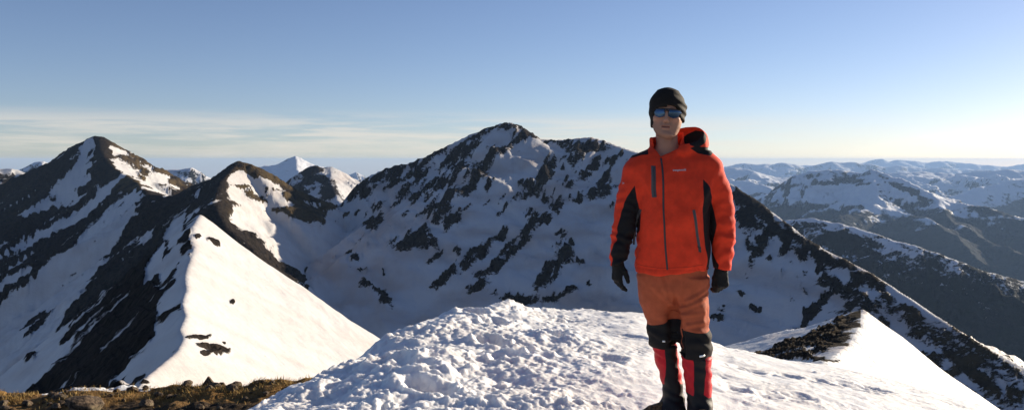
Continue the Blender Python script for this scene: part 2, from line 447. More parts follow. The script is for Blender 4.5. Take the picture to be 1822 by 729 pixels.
r_left = r_left - np.clip(snowl + .35, 0, .8) * 1.5
edge_sn = sstep(-26, -3, right_of) * .55
r_left = r_left - edge_sn * (.5 + .9 * fbm2(X / 9, H / 7, 4, 72))
r_right = .5 + np.clip(blob(wqx, wqy, [(356, 600, 22, 4, 0), (376, 617, 24, 5, -8), (390, 627, 20, 5, 0), (366, 628, 9, 5, 0), (415, 540, 4, 4, 0), (380, 430, 13, 5, -25), (352, 420, 5, 4, 40), (250, 679, 16, 4, -6), (400, 610, 3, 2, 0), (352, 420, 6, 4, 0)]), -.6, .5) * 1.1 + .12
rk_c = np.where(right_of > 0, r_right, r_left)
sel = GROUP == 0
rock = np.where(sel, rk_c, rock)
# --- knoll, dark peak and everything left of the snow ridge share one rock-and-snow survey
st = fbm2((X * .66 + H * .75) / 46, (X * .75 - H * .66) / 9, 6, 73)
lit_ = sstep(-14, 8, np.maximum(polymask(PX, PY, [(176, 240), (330, 335), (330, 356), (285, 352), (232, 322), (190, 290)]), polymask(PX, PY, [(396, 360), (408, 312), (430, 285), (470, 300), (600, 360), (580, 410), (430, 400)])))
qx = qx + st * 16 * (1 - lit_) + lit_ * 9 * fbm2((X * .6 - H * .8) / 40, (X * .8 + H * .6) / 12, 5, 94)
qy = qy - st * 10 * (1 - lit_) + lit_ * 7 * fbm2((X * .6 - H * .8) / 40 + 7, (X * .8 + H * .6) / 12, 5, 95)
r_p = .5 + .32 + 1.5 * st * (1 - .8 * lit_)
snow_l = np.maximum.reduce([
    polymask(qx, qy, [(232, 338), (252, 350), (238, 385), (212, 425), (180, 475), (150, 515), (118, 560), (95, 640), (40, 700), (-60, 720), (-60, 560), (0, 532), (41, 508), (90, 462), (130, 432), (160, 405), (195, 370)]) / 9,
    blob(qx, qy, [(152, 275, 10, 22, -25), (140, 310, 16, 30, -35), (115, 345, 22, 18, -40), (180, 345, 50, 7, 38), (150, 375, 50, 8, 35), (110, 400, 50, 7, 30), (75, 370, 40, 6, 20), (60, 425, 70, 5, 30), (30, 470, 40, 4, 30), (20, 500, 50, 4, 35),
                  (300, 440, 12, 46, -25), (312, 425, 9, 34, -35), (340, 385, 5, 12, -30), (275, 480, 7, 30, -30), (262, 420, 20, 4, 50), (350, 350, 4, 8, 0)]) * 2.2 + .5,
    polymask(qx, qy, [(176, 244), (192, 256), (225, 270), (262, 296), (300, 318), (325, 343), (310, 350), (285, 348), (248, 332), (232, 316), (205, 300), (195, 285), (210, 285), (200, 268)]) / 4,
    polymask(qx, qy, [(398, 345), (410, 318), (430, 298), (446, 300), (480, 322), (520, 345), (556, 358), (580, 362), (560, 374), (505, 372), (470, 374), (430, 366), (405, 352)]) / 10,
    polymask(qx, qy, [(412, 362), (440, 360), (490, 372), (520, 385), (555, 398), (590, 372), (900, 372), (900, 720), (640, 700), (575, 560), (540, 496), (500, 468), (470, 440), (440, 415), (415, 395)]) / 10])
r_p = r_p - np.clip(snow_l + .1, -.3, .9) * 1.35
rock_l = blob(qx, qy, [(232, 290, 34, 12, -30), (258, 306, 24, 8, -28), (300, 338, 30, 5, -25), (250, 318, 14, 5, -30), (188, 262, 7, 16, 0), (70, 570, 40, 6, 40), (60, 575, 16, 9, 40), (50, 640, 22, 6, 45), (125, 440, 16, 8, 50), (30, 690, 20, 4, 45),
                       (455, 350, 40, 7, -14), (430, 332, 20, 6, -10), (522, 355, 34, 13, -28), (545, 376, 44, 12, -35), (568, 392, 14, 12, -40), (500, 330, 40, 5, -30), (560, 482, 34, 6, -8), (525, 492, 30, 8, -20), (450, 308, 18, 5, -20), (480, 338, 20, 4, -20), (560, 352, 20, 3, -25),
                       (440, 435, 50, 10, -48), (480, 470, 40, 10, -42), (520, 495, 24, 8, -30), (632, 456, 12, 6, 0), (646, 482, 11, 5, 0), (679, 484, 3, 3, 0), (585, 459, 6, 2, 0), (668, 516, 24, 9, -15), (684, 533, 12, 16, 20), (662, 396, 12, 18, -25), (672, 388, 8, 12, -30), (640, 340, 22, 10, 42), (622, 352, 18, 8, 45)])
r_p = r_p + np.clip(rock_l + .2, 0, .8) * 1.7
sel = (GROUP == 1) | (GROUP == 2) | ((GROUP == 0) & (right_of < -45))
rock = np.where(sel, r_p, rock)
grass = np.where(sel & (PX < 340), sstep(185, 215, PX) * .9 * (PY < 340), grass)
grass = np.where(sel & (PX > 340), sstep(395, 430, PX) * .9 * (PY < 400), grass)
rock = np.where(GROUP == 4, .2 + .35 * fbm2(X / 8, Y / 8, 4, 75), rock)
dust = np.where(GROUP < 2, np.clip(.22 + .6 * fbm2((X + .4 * H) / 26, (Y * .5 + H) / 9, 5, 62), .1, 1), dust)
rock = np.clip(rock, -.4, 1.5)

# relief: rock stands out of the snow, snow stays smooth
rm = sstep(.38, .62, rock + .15 * fbm2(X / 5, H / 5, 3, 5))
sc = np.clip(Y / 500, .16, 1.3)
rel = (ridged2(X / (16 * sc), (H * 1.3 + Y * .4) / (16 * sc), 5, 81) - .35) * 5.0 * sc * rm
near_crest = sstep(0, 26, DD / sc)
rel = rel * (.35 + .65 * near_crest)
rel += fbm2(X / (30 * sc), Y / (30 * sc), 4, 82) * 2.2 * sc * near_crest * (.35 + .65 * rm)
rel += (ridged2((X + .6 * Y) / 60, (Y - .2 * X) / 170, 4, 83) - .5) * 9 * sstep(10, 90, DD) * (GROUP == 3)
H2 = H + rel

V = np.stack([X, Y, H2], -1).reshape(-1, 3)
FACES = grid_faces(*X.shape)
fg = GROUP.reshape(-1)[FACES[:, 0]]
NAMES = [('snow_ridge', 'sharp snow ridge with a sunlit white flank and a black rock face'),
         ('rocky_knoll', 'rocky knoll with snow patches behind the snow ridge'),
         ('rocky_peak', 'dark pointed peak streaked with snow couloirs'),
         ('mountain', 'broad shaded mountain with snow slopes and bands of dark rock'),
         ('mountain_foot', 'snowy ground falling away below the summit')]
at = dict(rock=rock.reshape(-1), dust=dust.reshape(-1), grass=grass.reshape(-1))
for gi, (nm, lb) in enumerate(NAMES):
    fs = FACES[fg == gi]
    if len(fs) == 0: continue
    ids, inv = np.unique(fs, return_inverse=True)
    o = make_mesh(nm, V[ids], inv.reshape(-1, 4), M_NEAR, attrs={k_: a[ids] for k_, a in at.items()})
    tag(o, lb, 'mountain', kind='structure')


# ------------------------------------------------------------------ farther mountains
def far_mountain(name, label, ridges, ur, yr, n, mat, snowline, k=40, relief=30., rs=200., rockiness=.0, seed=1, patches=None, snowp=None, floor=-1e6, fmin=1.3):
    X, Y = polar(ur[0], ur[1], n[0], yr[0], yr[1], n[1])
    H, A, DD = build_height(ridges, X, Y, k)
    H0 = H.copy()
    nc = sstep(0, rs, DD)
    rel = (ridged2(X / rs, Y / rs, 6, seed) - .5) * relief * (.25 + .75 * nc) + fbm2(X / rs * 3, Y / rs * 3, 4, seed + 2) * relief * .22 * (.3 + .7 * nc)
    H = np.maximum(H + rel, floor)
    # steepness decides where rock shows; forest below the snow line
    gy, gx = np.gradient(H)
    dxx = np.gradient(X, axis=1); dyy = np.gradient(Y, axis=0)
    sl = np.sqrt((gx / dxx) ** 2 + ((gy - gx / dxx * np.gradient(X, axis=0)) / dyy) ** 2)
    nz = fbm2(X / rs * 1.5, (Y + H * 2) / rs * 1.5, 6, seed + 4)
    rock = .5 + (sl - .72) * 1.1 + nz * .38 + rockiness
    PXf = CX0 + FPX * X / Y; PYf = HY - FPX * H / Y
    if patches: rock = rock + np.clip(blob(PXf + nz * 8, PYf + nz * 6, patches) + .3, 0, .8) * 1.2
    if snowp: rock = rock - np.clip(blob(PXf + nz * 8, PYf + nz * 6, snowp) + .3, 0, .9) * 1.3
    forest = sstep(snowline + 120, snowline - 120, H + nz * 160)
    rock = np.clip(np.maximum(rock, forest * (fmin + (1.3 - fmin) * sstep(0, 260, snowline - H))), -.4, 1.4)
    dust = sstep(.0, .8, fbm2(X / rs, H / rs * 3, 4, seed + 6)) * .6
    o = make_mesh(name, np.stack([X, Y, H], -1).reshape(-1, 3), grid_faces(*X.shape), mat,
                  attrs=dict(rock=rock.reshape(-1), dust=dust.reshape(-1), grass=forest.reshape(-1)))
    return tag(o, label, 'mountain', kind='structure')


def U(px): return (px - CX0) / FPX

# left background
far_mountain('snowy_hill', 'snowy hill with a brown rocky crest past the dark peak',
             [ridge([(-260, 360, 1500), (-120, 300, 1600), (-40, 290, 1650), (0, 298, 1660), (25, 300, 1660), (45, 309, 1650), (62, 322, 1640), (110, 380, 1600)], (.6, .5, 200), (.36, .34, 200), 'h', gul=.15, lam=120, seed=101)],
             (-.95, -.5), (1250, 2200), (220, 160), M_NEAR, -1e5, k=20, relief=22, rs=90, rockiness=-.3, seed=103,
             patches=[(0, 318, 46, 14, -8), (40, 322, 20, 8, -20), (20, 352, 14, 6, 0), (60, 330, 10, 8, 0)], snowp=[(20, 345, 30, 18, 0), (0, 330, 6, 6, 0)])
far_mountain('far_peak', 'small snowy peak with rock bands beside the dark peak',
             [ridge([(-40, 345, 4300), (20, 312, 4200), (42, 299, 4200), (60, 290, 4200), (78, 286, 4200), (92, 292, 4200), (105, 310, 4200), (180, 360, 4200)], (.7, .6, 300), (.6, .5, 300), 'h', gul=.2, lam=220, seed=111)],
             (-.68, -.44), (3000, 5200), (170, 130), M_MID, -1e5, k=40, relief=70, rs=260, rockiness=-.08, seed=113)
far_mountain('far_ridge', 'low snowy ridge with dark rocks beyond the saddle',
             [ridge([(240, 330, 3100), (275, 310, 3000), (296, 303, 3000), (320, 302, 3000), (340, 299, 3000), (358, 306, 3000), (380, 320, 3000), (430, 350, 3000)], (.7, .6, 300), (.6, .5, 300), 'h', gul=.2, lam=160, seed=121)],
             (-.48, -.28), (2200, 3900), (170, 130), M_MID, -1e5, k=40, relief=50, rs=190, rockiness=.02, seed=123)
far_mountain('far_snow_peak', 'distant blue white peak behind the saddle',
             [ridge([(400, 320, 6500), (440, 305, 6400), (478, 294, 6300), (500, 290, 6300), (516, 285, 6300), (526, 281, 6300), (536, 285, 6300), (548, 291, 6300), (575, 300, 6300), (640, 330, 6300)], (.7, .6, 300), (.5, .45, 500), 'h', gul=.15, lam=380, seed=131),
              ridge([(526, 281, 6300), (530, 300, 5900), (540, 330, 5400)], (.5, .45, 300), (.5, .45, 300), 'h', gul=.15, lam=300, seed=132)],
             (-.36, -.16), (4500, 8000), (190, 130), M_MID, -1e5, k=60, relief=120, rs=420, rockiness=-.25, seed=133)
far_mountain('far_rocky_peak', 'rocky peak with a sunlit snow flank above the saddle',
             [ridge([(470, 345, 1750), (500, 330, 1750), (520, 315, 1760), (540, 304, 1770), (552, 296, 1780), (562, 294, 1780), (575, 299, 1790), (590, 298, 1800), (605, 303, 1810), (625, 314, 1830), (645, 327, 1850), (700, 370, 1900)], (.7, .6, 200), (.62, .55, 200), 'h', gul=.2, lam=110, seed=141),
              ridge([(589, 298, 1800), (590, 325, 1690), (600, 350, 1600), (610, 372, 1500)], (.8, .7, 100), (.6, .55, 100), 'h', gul=.15, lam=60, seed=142)],
             (-.31, -.12), (1420, 2300), (230, 170), M_NEAR, -1e5, k=20, relief=24, rs=100, rockiness=-.05, seed=143,
             patches=[(560, 302, 22, 8, 20), (575, 320, 18, 8, -20), (585, 340, 16, 14, -30), (550, 320, 18, 6, 40)], snowp=[(618, 330, 16, 26, 30), (610, 318, 14, 12, -30)])
far_mountain('far_blue_peak', 'tiny blue peak far off beside the big mountain',
             [ridge([(600, 330, 9000), (622, 311, 9000), (634, 306, 9000), (646, 311, 9000), (670, 330, 9000)], (.7, .6, 400), (.7, .6, 400), 'h', gul=.2, lam=300, seed=151)],
             (-.22, -.14), (7600, 10500), (90, 80), M_MID, -1e5, k=50, relief=70, rs=350, rockiness=-.2, seed=153)

# right background
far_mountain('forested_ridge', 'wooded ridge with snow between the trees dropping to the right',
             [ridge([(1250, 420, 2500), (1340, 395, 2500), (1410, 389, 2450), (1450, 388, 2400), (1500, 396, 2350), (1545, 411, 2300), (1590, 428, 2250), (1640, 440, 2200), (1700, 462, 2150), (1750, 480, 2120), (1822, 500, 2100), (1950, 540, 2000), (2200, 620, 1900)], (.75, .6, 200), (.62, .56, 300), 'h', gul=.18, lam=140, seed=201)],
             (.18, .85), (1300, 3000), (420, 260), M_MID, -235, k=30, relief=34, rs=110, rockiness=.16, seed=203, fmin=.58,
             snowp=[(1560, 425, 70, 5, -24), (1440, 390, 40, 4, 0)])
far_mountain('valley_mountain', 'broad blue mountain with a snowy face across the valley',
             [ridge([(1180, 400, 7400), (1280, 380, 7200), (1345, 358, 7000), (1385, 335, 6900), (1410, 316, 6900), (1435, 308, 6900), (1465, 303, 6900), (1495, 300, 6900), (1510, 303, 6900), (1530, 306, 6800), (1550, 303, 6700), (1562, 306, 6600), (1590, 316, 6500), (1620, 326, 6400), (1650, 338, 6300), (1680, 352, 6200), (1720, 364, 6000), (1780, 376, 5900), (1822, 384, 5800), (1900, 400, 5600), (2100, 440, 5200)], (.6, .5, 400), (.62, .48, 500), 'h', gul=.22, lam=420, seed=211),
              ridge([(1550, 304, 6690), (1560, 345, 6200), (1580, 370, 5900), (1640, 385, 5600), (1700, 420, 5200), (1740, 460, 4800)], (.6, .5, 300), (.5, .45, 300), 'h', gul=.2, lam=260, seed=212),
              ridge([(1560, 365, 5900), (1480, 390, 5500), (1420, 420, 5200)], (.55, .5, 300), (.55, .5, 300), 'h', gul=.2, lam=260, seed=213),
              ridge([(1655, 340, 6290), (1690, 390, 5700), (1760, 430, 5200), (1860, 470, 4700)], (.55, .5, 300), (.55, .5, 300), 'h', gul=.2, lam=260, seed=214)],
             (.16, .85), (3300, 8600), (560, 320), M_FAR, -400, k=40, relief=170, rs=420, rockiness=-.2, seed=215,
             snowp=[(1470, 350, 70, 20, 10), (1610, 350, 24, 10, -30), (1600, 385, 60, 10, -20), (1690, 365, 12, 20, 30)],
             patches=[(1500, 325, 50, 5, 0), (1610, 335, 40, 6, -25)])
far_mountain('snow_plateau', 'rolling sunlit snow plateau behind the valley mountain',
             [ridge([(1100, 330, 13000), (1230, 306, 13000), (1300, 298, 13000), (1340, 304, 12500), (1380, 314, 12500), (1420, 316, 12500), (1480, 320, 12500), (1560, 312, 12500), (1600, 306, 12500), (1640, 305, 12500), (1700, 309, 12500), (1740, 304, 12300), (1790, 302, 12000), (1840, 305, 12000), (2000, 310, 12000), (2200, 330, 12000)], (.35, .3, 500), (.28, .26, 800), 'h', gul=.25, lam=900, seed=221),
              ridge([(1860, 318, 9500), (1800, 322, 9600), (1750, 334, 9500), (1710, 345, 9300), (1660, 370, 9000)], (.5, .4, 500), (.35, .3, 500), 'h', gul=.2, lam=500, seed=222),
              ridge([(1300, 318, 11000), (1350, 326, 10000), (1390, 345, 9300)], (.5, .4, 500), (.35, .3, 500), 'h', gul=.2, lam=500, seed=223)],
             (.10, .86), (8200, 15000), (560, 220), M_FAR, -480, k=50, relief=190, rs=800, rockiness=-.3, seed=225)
for i, (nm, lb, pts, dist, rel_) in enumerate([
        ('distant_range', 'hazy snowy range along the horizon',
         [(1000, 310), (1290, 296), (1310, 291), (1345, 292), (1370, 291), (1392, 288), (1410, 292), (1430, 296), (1455, 294), (1480, 288), (1500, 290), (1520, 289), (1550, 292), (1570, 297), (1600, 296), (1650, 300), (1720, 303), (1800, 303), (1900, 305), (2200, 315)], 20000, 130),
        ('distant_range', 'pale blue range farthest off on the horizon',
         [(1000, 305), (1300, 297), (1400, 296), (1470, 294), (1500, 291), (1540, 288), (1560, 285), (1570, 283), (1582, 288), (1602, 285), (1625, 287), (1650, 289), (1672, 286), (1700, 289), (1730, 291), (1760, 295), (1790, 296), (1822, 293), (1860, 288), (1950, 292), (2200, 300)], 30000, 150)]):
    rr = ridge([(a, b, dist) for a, b in pts], (.5, .4, 900), (.5, .35, 900), 'h', gul=.4, lam=1100, seed=231 + i)
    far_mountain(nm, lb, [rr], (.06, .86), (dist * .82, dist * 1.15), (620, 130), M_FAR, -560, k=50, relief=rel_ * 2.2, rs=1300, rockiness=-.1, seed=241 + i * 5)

# valley floors: one sheet reaching the horizon
X, Y = polar(-1.03, 1.03, 220, 30, 35500, 160)
Hv = -700 + fbm2(X / 1500, Y / 1500, 6, 301) * 130 - 500 * sstep(3000, 9000, Y) - .25 * np.clip(500 - Y, 0, 500)
nv = fbm2(X / 400, Y / 400, 5, 303)
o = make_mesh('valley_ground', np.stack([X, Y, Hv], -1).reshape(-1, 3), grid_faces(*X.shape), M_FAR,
              attrs=dict(rock=np.clip(1.1 + .5 * nv, 0, 1.4).reshape(-1), dust=np.zeros(X.size), grass=np.ones(X.size)))
tag(o, 'dark wooded valley floor far below', 'ground', kind='structure')

# haze: a box of thin blue air around everything
hz = NT('blue_air'); hz.t.nodes.remove(hz.b)
pv = hz.n('ShaderNodeVolumePrincipled'); pv.inputs['Color'].default_value = (.40, .62, 1, 1)
pv.inputs['Density'].default_value = 2.7e-5; pv.inputs['Anisotropy'].default_value = .1
hz.link(pv.outputs[0], hz.out.inputs['Volume'])
xa, xb, ya, yb, za, zb = -38000, 38000, -3000, 36000, -2600, 60
hv = [(x, y, z) for z in (za, zb) for y in (ya, yb) for x in (xa, xb)]
hf = [(0, 2, 3, 1), (4, 5, 7, 6), (0, 1, 5, 4), (2, 6, 7, 3), (0, 4, 6, 2), (1, 3, 7, 5)]
HAZE = make_mesh('haze', hv, hf, hz.m, smooth=False)
tag(HAZE, 'thin blue haze filling the air over the valleys', 'haze', kind='stuff')
# ------------------------------------------------------------------ snowy summit mound in front
SN = NT('sunlit_snow')
co = SN.coord('Object')
n1_ = SN.noise(co, 9, 8, .62); n2_ = SN.noise(co, 60, 6, .6); n3_ = SN.noise(co, 1.1, 4, .5)
colr = SN.mix(SN.maprange(n3_, .38, .66, 0, .35), (.86, .845, .825), (.80, .735, .665))
bp = SN.bump(SN.math('ADD', n1_, SN.math('MULTIPLY', n2_, .30)), .40, .02)
M_SNOW = SN.set(Base_Color=colr, Roughness=.5, Normal=bp, Specular_IOR_Level=.3,
                Subsurface_Weight=.75, Subsurface_Radius=(.9, .95, 1.0), Subsurface_Scale=.035)

CREST = [(-900, 1100, 4.4), (-200, 930, 4.6), (200, 810, 4.9), (420, 731, 5.4), (480, 698, 5.8), (550, 664, 6.3), (620, 630, 7.0), (680, 600, 7.7), (740, 573, 8.5), (780, 561, 9.1), (830, 549, 9.8), (880, 541, 10.4), (912, 539, 10.7), (950, 543, 11.0), (1000, 548, 11.4), (1060, 552, 11.7),
         (1120, 553, 11.9), (1150, 556, 12.0), (1200, 578, 12.0), (1250, 600, 12.0), (1290, 616, 12.0), (1350, 629, 12.2), (1420, 641, 12.6), (1500, 655, 13), (1580, 672, 13.4), (1650, 690, 13.8), (1720, 709, 14.2), (1790, 733, 14.6), (1900, 775, 15), (2200, 900, 15.5)]
_c = np.array(CREST, float); _cp = np.linspace(-900, 2200, 1241)
_ker = np.exp(-np.linspace(-2, 2, 33) ** 2); _ker /= _ker.sum()
_smooth = lambda xs, ys: np.convolve(np.pad(np.interp(_cp, xs, ys), 16, 'edge'), _ker, 'valid')
_cy = np.interp(_cp, _c[:, 0], _c[:, 1]); _cd = _smooth(_c[:, 0], _c[:, 2])
_k2 = np.exp(-np.linspace(-2, 2, 9) ** 2); _k2 /= _k2.sum(); _cy = np.convolve(np.pad(_cy, 4, 'edge'), _k2, 'valid')
ZN = np.array([(-900, -1.60), (0, -1.50), (420, -1.44), (900, -1.44), (1215, -1.452), (1400, -1.52), (1822, -1.72), (2300, -2.1)])


_zn = _smooth(ZN[:, 0], ZN[:, 1])


def mound_base(X, Y):
    u = X / Y; px = CX0 + FPX * u
    yc = np.interp(px, _cp, _cd); pyc = np.interp(px, _cp, _cy)
    zc = (HY - pyc) / FPX * yc
    z0 = np.interp(px, _cp, _zn); y0 = 3.9
    t = np.clip((Y - y0) / (yc - y0), -3, 1)
    before = z0 + (zc - z0) * np.where(t > 0, np.abs(t) ** 1.25, 0)
    # keep the crest the horizon of the mound
    lim = zc / yc * Y
    before = np.minimum(before, lim - .012 * (yc - Y))
    e = np.clip(Y - yc, 0, None)
    after = zc + (zc / yc) * e * 1.6 - .10 * e * e
    after = np.maximum(after, zc - .62 * e - .6)
    return np.where(Y <= yc, before, after), px, yc


def mound_detail(X, Y, px, yc):
    d = np.clip(yc - Y, 0, None)
    # churned trail: broad on the left, thinning towards the man; wind crust on the right
    churn = sstep(1190, 960, px + (Y - 5) * 8) * sstep(380, 470, px)
    churn = np.clip(churn * (.75 + .6 * fbm2(X / 1.1, Y / 1.1, 3, 401)) + .16 + .30 * sstep(.0, .5, fbm2(X / .8, Y / 1.0, 4, 417)), 0, 1)
    wx = X + .10 * fbm2(X * 3, Y * 3, 3, 402); wy = Y + .10 * fbm2(X * 3 + 9, Y * 3, 3, 403)
    w2, i2 = worley2(wx / .11, wy / .13, 405)
    w3, i3 = worley2(wx / .045, wy / .05, 406)

    def billow(sc_, o, sd_):
        t_ = 0; a_ = 1.0; f_ = 1 / sc_
        for k_ in range(o):
            t_ = t_ + a_ * np.abs(vnoise2(wx * f_ + k_ * 3.1, wy * f_ * .85 - k_ * 5.7, sd_ + k_)); f_ *= 2.1; a_ *= .52
        return t_
    cl = (billow(.42, 5, 420) - .5) * .036 + (billow(.13, 4, 430) - .5) * .020 * (.4 + sstep(-.1, .5, fbm2(X / .5, Y / .5, 3, 415)) * 1.2)
    cl = cl + np.clip(1 - (w3 / .75) ** 2, 0, 1) * (i3 ** 3) * .010 + np.clip(1 - (w2 / .7) ** 2, 0, 1) * (i2 ** 6) * .026
    cl = cl + fbm2(X / .13, Y / .16, 5, 416, .66) * .019
    z = churn * cl
    z += fbm2(X / .9, Y / 1.1, 5, 407) * (.02 + .085 * churn)
    # footprints
    rnd = random.Random(5)
    fp = [(905, 632), (938, 622), (870, 604), (760, 690), (842, 562), (700, 640), (790, 625), (880, 575), (735, 655), (985, 600), (1130, 598), (1085, 640), (1330, 655), (1400, 668), (1470, 679), (1560, 692), (1300, 692), (1420, 706), (1640, 706)]
    for fx, fy in fp:
        # first guess of depth along the bearing
        for yy in np.linspace(4.5, 11, 60):
            zz, _, _ = mound_base(np.array([(fx - CX0) / FPX * yy]), np.array([yy]))
            if (HY - fy) / FPX * yy <= zz[0] + 1e-3: break
        cx = (fx - CX0) / FPX * yy; cy = yy; a = rnd.uniform(-.5, .9)
        c, s = math.cos(a), math.sin(a)
        dx = (X - cx) * c + (Y - cy) * s; dy = -(X - cx) * s + (Y - cy) * c
        r = np.sqrt((dx / .14) ** 2 + (dy / .22) ** 2) + .35 * fbm2(X * 6, Y * 6, 4, 409)
        amp = 1.0 if fx < 1050 else .5
        z = z - .065 * amp * (1 - sstep(.35, 1.1, r)) + .025 * amp * np.exp(-((r - 1.25) / .22) ** 2)
    # wind crust: small steps lying along the wind on the right
    sm = 1 - churn
    a = .42
    p_ = X * math.cos(a) + Y * math.sin(a); q_ = -X * math.sin(a) + Y * math.cos(a)
    sas = ridged2(p_ / 1.3 + .3 * vnoise2(X, Y, 411), q_ / .20, 4, 410)
    patch = sstep(-.05, .5, fbm2(X / 1.4, Y / 1.4, 3, 412))
    z += sm * patch * (sas - .5) * .06
    z += sm * fbm2(X / .12, Y / .16, 4, 414) * .012 * patch
    return z


u = np.linspace(-.80, .80, 1250)
y = np.concatenate([np.linspace(1.2, 3.8, 30, endpoint=False), np.exp(np.linspace(math.log(3.8), math.log(13), 520, endpoint=False)), np.linspace(13, 40, 60)])
Ug, Y = np.meshgrid(u, y); X = Ug * Y
Z, px, yc = mound_base(X, Y)
det = mound_detail(X, Y, px, yc)
fade = sstep(14.5, 12.8, Y) 
Z = Z + (det - .01) * np.where(Y > yc, np.clip(1 - (Y - yc) / 3, .2, 1), 1)
Z -= .04 * np.exp(-((X - .95) ** 2 + (Y - 4.85) ** 2) / .16) * 0
SNOW = make_mesh('snow', np.stack([X, Y, Z], -1).reshape(-1, 3), grid_faces(*X.shape), M_SNOW)
tag(SNOW, 'trampled lumpy snow on the rounded summit', 'snow', kind='structure')


def snow_z(x, y):
    X_, Y_ = np.array([x]), np.array([y])
    z_, p_, c_ = mound_base(X_, Y_)
    return float((z_ + mound_detail(X_, Y_, p_, c_) - .01)[0])


# ------------------------------------------------------------------ sharp snow spur below on the right
sp = [ridge([(1330, 760, 16), (1440, 668, 26), (1500, 622, 40), (1528, 585, 52), (1537, 553, 66), (1560, 585, 82), (1580, 640, 100)],
            (.40, .36, 10), (.80, .66, 14), 's', gul=.04, lam=9, seed=501),
      ridge([(1537, 553, 66), (1500, 566, 66), (1460, 580, 66), (1400, 604, 67), (1345, 628, 68), (1250, 668, 70)], (.8, .8, 9), (.55, .5, 9), 's', gul=.05, lam=7, seed=502)]
X, Y = polar(.16, .80, 620, 17, 100, 300)
H, A, DD = build_height(sp, X, Y, 1.2)
PXs = CX0 + FPX * X / Y; PYs = HY - FPX * H / Y
nz = fbm2(X / 2.2, (Y + H) / 2.2, 5, 503); nz2 = fbm2((X + H) / 3, (X - H * 2) / .8, 5, 504)
rk = .5 + np.clip(blob(PXs + nz * 12, PYs + nz * 5, [(1510, 568, 40, 7, 22), (1470, 590, 50, 9, 24), (1500, 590, 30, 9, 30), (1440, 606, 50, 10, 22), (1480, 612, 34, 7, 24), (1400, 618, 50, 8, 22), (1420, 632, 50, 5, 10), (1450, 640, 40, 3, -4), (1370, 628, 24, 5, 22), (1515, 578, 12, 5, 20)]) + .12, -.8, .6) * 1.1 + nz2 * .35
rk = np.where(PXs > 1532, .1, rk)
rm = sstep(.4, .6, rk)
H = H + rm * (ridged2(X / 1.6, (Y + H) / 1.6, 4, 505) - .4) * .7 * sstep(0, 2, DD) + fbm2(X / 4, Y / 6, 4, 506) * .22
k = M_SPUR = mountain_material('spur_rock_and_snow', (.016, .013, .011), (.06, .046, .034), .9, bumpd=.4, dustamt=.45, snow=(.66, .655, .65))
o = make_mesh('snow_spur', np.stack([X, Y, H], -1).reshape(-1, 3), grid_faces(*X.shape), M_SPUR,
              attrs=dict(rock=np.clip(rk, -.4, 1.4).reshape(-1), dust=(sstep(0, .6, fbm2(X / 5, Y / 9, 4, 507)) * .8).reshape(-1), grass=np.full(X.size, .25)))
tag(o, 'sharp sunlit snow spur with dark rocks on its left side', 'mountain', kind='structure')

# ------------------------------------------------------------------ bare ground with dry grass at the left
SO = NT('dry_ground')
co = SO.coord('Object')
a_ = SO.noise(co, 2.2, 6, .65); b_ = SO.noise(co, 14, 6, .65); c_ = SO.noise(co, .7, 3, .5)
soil = SO.mix(SO.maprange(b_, .35, .68), (.010, .007, .005), (.085, .058, .036))
colr = SO.mix(SO.maprange(SO.math('ADD', a_, SO.math('MULTIPLY', SO.attr('grass').outputs['Fac'], .5)), .58, .86), soil, (.22, .125, .045))
sn_ = SO.attr('snow').outputs['Fac']
colr = SO.mix(SO.maprange(SO.math('ADD', sn_, SO.math('MULTIPLY', SO.math('SUBTRACT', a_, .5), .8)), .4, .6), colr, (.86, .86, .86))
M_SOIL = SO.set(Base_Color=colr, Roughness=.95, Specular_IOR_Level=.15, Normal=SO.bump(SO.math('ADD', b_, SO.math('MULTIPLY', a_, 2)), 1, .06))
EDGE = [(-500, 700, 15), (-100, 692, 15), (0, 692, 15), (60, 693, 15), (150, 688, 15), (240, 683, 15), (300, 684, 15), (370, 680, 15), (430, 679, 15), (500, 673, 15), (560, 668, 15), (700, 660, 15), (900, 655, 15), (1100, 655, 15)]
_ep = np.array([q[0] for q in EDGE], float); _ey = np.array([q[1] for q in EDGE], float)


def ground_z(X, Y):
    px = CX0 + FPX * X / Y
    ze = (HY - np.interp(px, _ep, _ey)) / FPX * 15.0
    e = 15.0 - Y
    z = ze - .03 * np.clip(e, 0, None) * np.abs(e) / (1 + .25 * np.abs(e)) - .012 * np.abs(e) - .05
    z = np.where(Y > 15, ze - .05 - .35 * (Y - 15) - .02 * (Y - 15) ** 2, z)
    lim = ze / 15. * Y
    z = np.where(Y < 15, np.minimum(z, lim - .004 * e), z)
    w, i = worley2(X / .5, Y / .5, 601)
    w2, i2 = worley2(X / .2, Y / .2, 602)
    return z + fbm2(X / 1.1, Y / 1.1, 5, 603) * .10 + (1 - sstep(.1, .6, w)) * (i > .6) * .06 * i + (1 - sstep(.1, .6, w2)) * i2 * .03, px


u = np.linspace(-.85, .12, 720); y = np.concatenate([np.linspace(8, 16.5, 170), np.linspace(16.6, 44, 50)])
Ug, Y = np.meshgrid(u, y); X = Ug * Y
Z, pxg = ground_z(X, Y)
snw = sstep(.0, .25, (Y - 14.75)) * sstep(60, 90, pxg) * sstep(285, 250, pxg) * 1.0 + sstep(15.5, 17, Y) * 1.0
gr = sstep(13.4, 14.6, Y + .5 * fbm2(X, Y, 3, 604)) * sstep(16, 15.3, Y)
o = make_mesh('ground', np.stack([X, Y, Z], -1).reshape(-1, 3), grid_faces(*X.shape), M_SOIL, attrs=dict(snow=np.clip(snw, 0, 1).reshape(-1), grass=gr.reshape(-1)))
tag(o, 'bare stony ground with dry yellow grass', 'ground', kind='structure')

